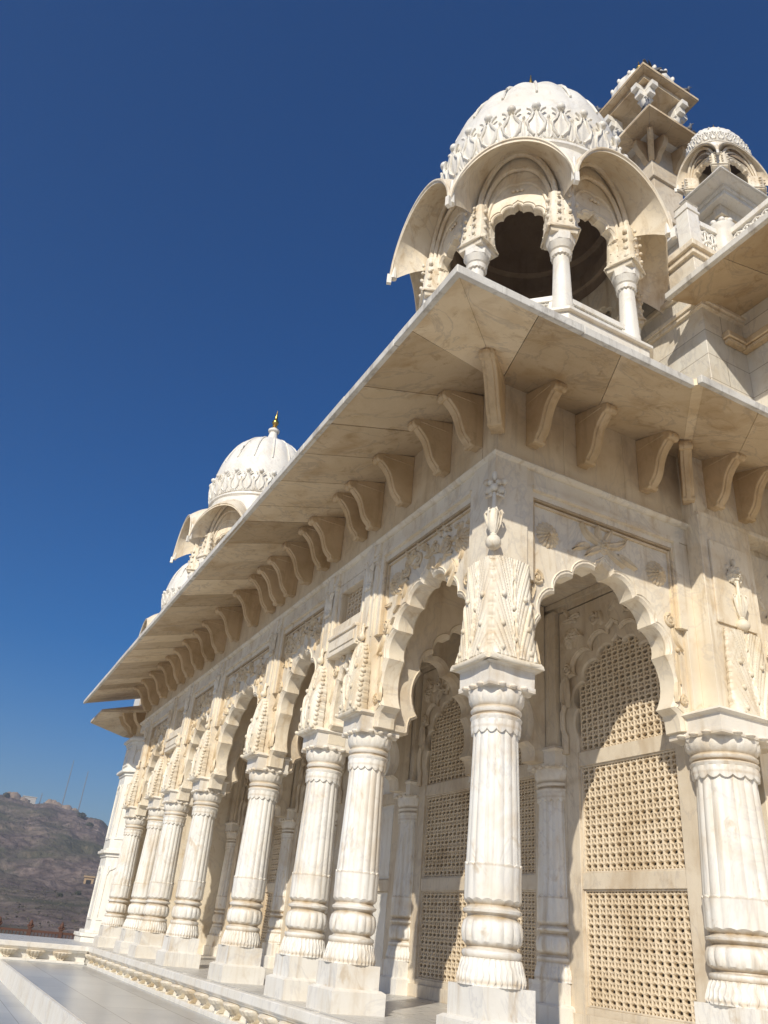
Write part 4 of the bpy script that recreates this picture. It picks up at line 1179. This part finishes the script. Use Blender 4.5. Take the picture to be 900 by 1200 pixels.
# rocky hill: one sheet, in world metres
CX, CY = -4.135, -5.917
def fbm(x, y, z=0, o=5):
    v = 0; a = .5; 
    for i in range(o):
        v += a*mnoise.noise(Vector((x, y, z))); x *= 2.03; y *= 2.03; a *= .5
    return v
AZ0, AZ1 = rad(40), rad(125)
ridge = [(40,.02),(70,.045),(78.5,.055),(79.9,.066),(80.3,.080),(81.0,.0885),(82,.0905),(82.6,.094),(83.4,.0945),(84.2,.0965),(85.2,.0955),(86,.098),(87.2,.100),(92,.098),(105,.085),(125,.05)]
def ridge_at(deg):
    for (a, h), (a2, h2) in zip(ridge[:-1], ridge[1:]):
        if a <= deg <= a2: return h + (h2-h)*(deg-a)/(a2-a)
    return .03
def hill_pt(u, v):
    az = AZ0 + (AZ1-AZ0)*u; deg = math.degrees(az)
    d = 60 + 420*v
    x, y = CX + d*math.cos(az), CY + d*math.sin(az)
    top = ridge_at(deg)*400
    s = (d-60)/340
    if s <= .38: h = -3.0 + 9.0*(s/.38)**1.3
    elif s <= .46: h = 6.0 + 1.5*(s-.38)/.08
    elif s <= .80: h = 7.5 + (top*.86-7.5)*((s-.46)/.34)**.9
    elif s <= .93: h = top*.86 + top*.03*(s-.80)/.13
    elif s <= 1.0: h = top*.89 + top*.11*min(1, max(0, (s-.945)/.022))**.8
    else: h = top*(1-(s-1)*1.6)
    amp = max(0, min(1, s*2))
    crag = abs(fbm(x*.035, y*.035, 3.1))
    h += amp*(2.4*fbm(x*.02, y*.02, 1.7) - 7.5*max(0, crag-.10)*(1 if s < .9 else .3) + 1.5*fbm(x*.12, y*.12, 5.) + (.6*fbm(x*.4, y*.4, 2.)))*(.35 if s > .975 else 1)
    # rock terraces
    if .5 < s < .9:
        k = h/4.2; h = 4.2*(math.floor(k) + min(1, (k-math.floor(k))*1.0)**2.2)*.45 + h*.55
    return (x, y, h + .66*(s > .5))
b = MB()
NU, NV = 460, 260
b.grid(hill_pt, NU, NV)
m, nt, bs = nodes('rocky_hill'); L = nt.links; geo = N(nt,'ShaderNodeNewGeometry')
def nz(sc_, det=8, ro=.65):
    n_ = N(nt,'ShaderNodeTexNoise',Scale=sc_,Detail=float(det),Roughness=ro); L.new(geo.outputs['Position'], n_.inputs['Vector']); return n_
na, nb_, nc = nz(.06), nz(.35), nz(.022, 5)
ca = ramp(nt, na.outputs['Fac'], [(.32,(.11,.083,.072)),(.5,(.20,.152,.13)),(.68,(.31,.24,.195))])
cb_ = ramp(nt, nb_.outputs['Fac'], [(.35,g3(.45)),(.7,g3(1.4))])
col = mix(nt, 1.0, ca.outputs[0], cb_.outputs[0], 'MULTIPLY')
gm_ = ramp(nt, nc.outputs['Fac'], [(.47,g3(0)),(.58,g3(.8))])
col = mix(nt, gm_.outputs[0], col, (.085,.088,.052))
sep = N(nt,'ShaderNodeSeparateXYZ'); L.new(geo.outputs['Normal'], sep.inputs[0])
st_ = ramp(nt, sep.outputs['Z'], [(.45,g3(1)),(.75,g3(0))])
col = mix(nt, st_.outputs[0], col, (.30,.215,.155))
L.new(col, bs.inputs['Base Color']); bs.inputs['Roughness'].default_value = .95; bs.inputs['Specular IOR Level'].default_value = .1
bp = N(nt,'ShaderNodeBump',Strength=.9,Distance=1.2); L.new(nb_.outputs['Fac'], bp.inputs['Height']); L.new(bp.outputs[0], bs.inputs['Normal'])
HILLM = m
tag(b.build('rocky_hill', HILLM, smooth=0), kind='structure')
b = MB(); b.add([(-1500,-1500,-3.6),(1500,-1500,-3.6),(1500,1500,-3.6),(-1500,1500,-3.6)], [(0,1,2,3)])
tag(b.build('ground', GROUND, smooth=0), kind='structure')

def hill_at(deg, d):
    u = (rad(deg)-AZ0)/(AZ1-AZ0); v = (d-60)/420
    return hill_pt(u, v)
LEAFG = plain('dry_leaf', (.10,.105,.065), .9); LEAFD = plain('scrub_leaf', (.15,.13,.09), .9); TRUNK = plain('thorn_wood', (.10,.07,.05), .9)
def leafy(mb, c, rx, rz, n, q, rnd):
    for k in range(n):
        t = rnd.uniform(0, 2*PI); r = rnd.random()**.5; h = rnd.uniform(0, 1)
        lump = .75 + .35*math.sin(3*t + c[0]) 
        x = c[0] + rx*lump*r*math.cos(t)*math.sin(PI*(.15+.7*h)); y = c[1] + rx*lump*r*math.sin(t)*math.sin(PI*(.15+.7*h)); z = c[2] + rz*h
        a = Vector((rnd.gauss(0,1), rnd.gauss(0,1), rnd.gauss(0,.6))).normalized()*q; b2 = Vector((rnd.gauss(0,1), rnd.gauss(0,1), rnd.gauss(0,1))).normalized()*q
        mb.add([(x-a.x,y-a.y,z-a.z),(x+b2.x,y+b2.y,z+b2.z),(x+a.x,y+a.y,z+a.z),(x-b2.x,y-b2.y,z-b2.z)], [(0,1,2,3)])
rnd = random.Random(11)
BL = [(82.6,398,1.5,1.6,'round dark bush on the hill crest just left of the right mast'),(81.6,396,1.2,1.1,'low dark bush on the hill crest right of the masts'),
      (84.9,400,1.2,1.8,'tall dark bush on the hill crest beside the pale hut'),(83.3,399,1.3,1.5,'small bush on the crest near the left mast foot'),
      (83.1,345,1.9,1.7,'grey green bush high on the slope, upper left of a pair'),(81.9,338,2.0,1.8,'large grey green bush high on the slope, right of a pair'),
      (81.6,305,1.7,1.5,'spreading grey green bush on the middle slope'),(86.9,330,1.6,1.6,'bush near the left border high on the slope'),
      (82.2,320,1.8,1.7,'bushy scrub tree on the slope between the larger bushes'),(86.9,150,1.1,1.2,'dark bush near the left border low on the slope'),
      (82.3,150,.6,.7,'small dark bush low on the slope below the hut wall'),(81.3,165,.8,.9,'low bush near the tower low on the slope'),
      (80.7,372,1.3,1.4,'bush on the right shoulder of the crest')]
for (dg, d, rx, rz_, lab) in BL:
    p = hill_at(dg, d); t = thing('bush', lab, 'bush', (p[0],p[1],p[2]-.3), group='bushes on the rocky hill')
    mb = MB(); leafy(mb, (0,0,.2), rx, rz_, 420, .34*rx/2.5, rnd); mb.build('crown', LEAFG, t, smooth=0)
    mb = MB()
    for k in range(4): mb.tube([(0,0,-.3),(rx*.2*math.cos(k*1.6),rx*.2*math.sin(k*1.6),rz_*.35),(rx*.45*math.cos(k*1.6),rx*.45*math.sin(k*1.6),rz_*.6)], .12, 5)
    mb.build('trunk', TRUNK, t)
mb = MB()
for k in range(5200):
    dg = rnd.uniform(78.5,90); d = rnd.uniform(90,395); p = hill_at(dg, d)
    if fbm(p[0]*.03, p[1]*.03, 9.) < .02: continue
    r = rnd.uniform(.2,.6)*(.35+.65*d/400); leafy(mb, (p[0],p[1],p[2]-.1), r, r*.8, 10, r*.33, rnd)
o = mb.build('scrub', LEAFD, smooth=0); tag(o, 'low dry scrub speckling the rocky hillside', 'scrub', kind='stuff')
# masts
def mast(lab, dg, d, h, lat=False):
    p = hill_at(dg, d); t = thing('radio_mast', lab, 'mast', p, group='thin radio masts on the hill crest')
    mb = MB(); mb.tube([(0,0,-2),(0,0,h)], .26, 6, taper=lambda q: 1-.45*q); mb.build('pole', STEEL, t)
    mb = MB()
    for k in range(3):
        for s in (-1, 1): mb.box(min(0,s*.5), max(0,s*.5), -.05,.05, h*(.55+.15*k), h*(.55+.15*k)+.1)
    mb.build('crossarm', STEEL, t)
mast('tallest thin radio mast on the hill crest, middle of three', 83.55, 398, 22)
mast('thin radio mast on the hill crest, right of the tallest', 82.5, 399, 19)
mast('short faint radio mast on the hill crest, left of the tallest', 84.9, 402, 7)
# huts
def hut(lab, dg, d, w, dep, h, mat):
    p = hill_at(dg, d); t = thing('hut', lab, 'hut', (p[0],p[1],p[2]-1.0), rad(dg-90))
    mb = MB(); mb.box(-w/2,w/2,-dep/2,dep/2,0,h+1); mb.build('wall', mat, t)
    mb = MB(); mb.box(-w/2-.2,w/2+.2,-dep/2-.2,dep/2+.2,h+1,h+1.3); mb.build('roof', mat, t)
    mb = MB(); mb.box(-.5,.5,-dep/2-.03,-dep/2+.05,1.0,1+h*.65); mb.build('door', DOORW, t)
hut('pale flat roofed hut on the hill crest near the left border', 85.55, 401, 5.5, 5, 3.6, PALE)
hut('ochre block of a hut low on the hillside beside the tower', 80.85, 190, 1.9, 2, 1.3, OCHRE)
# rubble wall on the crest: boulders
for i, (dg, w, h) in enumerate(((84.35,2.6,3.4),(83.85,3.2,3.0),(83.2,3.0,3.2),(86.6,4.4,3.8),(82.75,2.4,2.2),(84.05,2.2,4.0),(83.5,2.6,2.4),(85.9,3.0,2.6))):
    p = hill_at(dg, 398); mb = MB()
    mb.ball(0,0,0,1,1,1,1,18,12)
    mb.v = [(x*w*(1+.35*fbm(x*2+i*7,y*2,z*2)), y*w*.8*(1+.3*fbm(x*2,y*2+i*5,z)), z*h*(1+.45*fbm(x*1.6,z*1.6+i,y))) for x, y, z in mb.v]
    o = mb.build('boulder', stone('crest_rock%d' % i if False else 'crest_rock', (.36,.27,.19), (.26,.19,.14), (.18,.12,.08), .5, .1, rough=.9, bump=.6, scale=.5), None, p, smooth=0)
    tag(o, ['pale craggy boulder on the crest right of the pale hut','broad pale boulder in the middle of the crest rocks','pale boulder on the crest at the left mast foot','big brown boulder at the left border of the crest','low boulder on the crest between the two tall masts','upright pale boulder on the crest between two broader ones','flat topped pale boulder just left of the tallest mast','smaller boulder on the crest left of the pale hut'][i], 'boulder', 'boulders along the crest')

# iron railing beyond the plinth
rl = thing('iron_railing', 'rust brown iron railing with leafy finials beyond the far end of the plinth', 'railing', (0,21.2,-.34))
b = MB(); b.box(-14,.5,-.02,.02,.36,.42); b.box(-14,.5,-.02,.02,.06,.1)
for k in range(150): b.tube([(-14+.097*k,0,0),(-14+.097*k,0,.4)], .012, 5)
b.build('bars', RUST, rl)
pm = MB(); pm.box(-.045,.045,-.045,.045,0,.46); pm.lathe([(.06,.46),(.07,.49),(.03,.51),(.06,.57),(.045,.62),(.01,.68)], 12)
for s in (-1,1): pm.ball(s*.06,0,.52,.035,1,.7,1.2)
me_p = pm.mesh('post', RUST, 45)
for k in range(17): child('post', me_p, rl, (-13.8+.85*k,0,0))

# ------------------------------------------------------------------ air
b = MB(); b.box(-1540,1540,-1540,1540,-4.8,68)
hz = bpy.data.materials.new('air'); hz.use_nodes = True; nt = hz.node_tree
nt.nodes.remove(nt.nodes['Principled BSDF']); pv = nt.nodes.new('ShaderNodeVolumePrincipled')
pv.inputs['Color'].default_value = (.80,.86,.95,1); pv.inputs['Density'].default_value = .0012; pv.inputs['Anisotropy'].default_value = .2
nt.links.new(pv.outputs[0], nt.nodes['Material Output'].inputs['Volume'])
tag(b.build('haze', hz, smooth=0), kind='stuff')
# ------------------------------------------------------------------ camera, sun, sky
cam = bpy.data.cameras.new('camera'); co = bpy.data.objects.new('camera', cam); COL.objects.link(co)
R = ((0.8786918623822739,0.2918169257019359,0.37781409827723733),(-0.46957632503372454,0.3857361963763743,0.7941697940446418),(0.08601561457661575,-0.8752430911917888,0.4759735763359654))
co.matrix_world = Matrix(((R[0][0],-R[0][1],-R[0][2],-4.135043),(R[1][0],-R[1][1],-R[1][2],-5.916534),(R[2][0],-R[2][1],-R[2][2],.660006),(0,0,0,1)))
cam.sensor_fit = 'VERTICAL'; cam.sensor_height = 36; cam.lens = 924.514/1200*36; cam.clip_start = .05; cam.clip_end = 9000
sc.camera = co

EL, AZ = rad(33), rad(45)
sd = Vector((math.cos(EL)*math.cos(AZ), math.cos(EL)*math.sin(AZ), -math.sin(EL)))   # light travels this way
sun = bpy.data.lights.new('sun','SUN'); sun.energy = 3.9; sun.angle = rad(.5); sun.color = (1,.93,.81)
so = bpy.data.objects.new('sun', sun); COL.objects.link(so); so.rotation_euler = sd.to_track_quat('-Z','Y').to_euler(); so.location = (-20,-20,30)
w = bpy.data.worlds.new('World'); sc.world = w; w.use_nodes = True; nt = w.node_tree
bg = nt.nodes['Background']; sky = nt.nodes.new('ShaderNodeTexSky'); sky.sky_type = 'NISHITA'; sky.sun_disc = False
sky.sun_elevation = EL; sky.sun_rotation = math.atan2(-sd.x, -sd.y)
sky.altitude = 250; sky.air_density = 1.0; sky.dust_density = .8; sky.ozone_density = 3.5
hs = nt.nodes.new('ShaderNodeHueSaturation'); hs.inputs['Saturation'].default_value = 1.5; hs.inputs['Hue'].default_value = .510
nt.links.new(sky.outputs[0], hs.inputs['Color']); nt.links.new(hs.outputs[0], bg.inputs[0]); bg.inputs[1].default_value = .078
vs_ = sc.view_settings; vs_.view_transform = 'Standard'; vs_.look = 'None'; vs_.exposure = .24; vs_.gamma = 1
try: vs_.use_curve_mapping = False
except Exception: pass
sc.cycles.max_bounces = 8; sc.cycles.diffuse_bounces = 5; sc.cycles.glossy_bounces = 3
sc.cycles.use_denoising = True
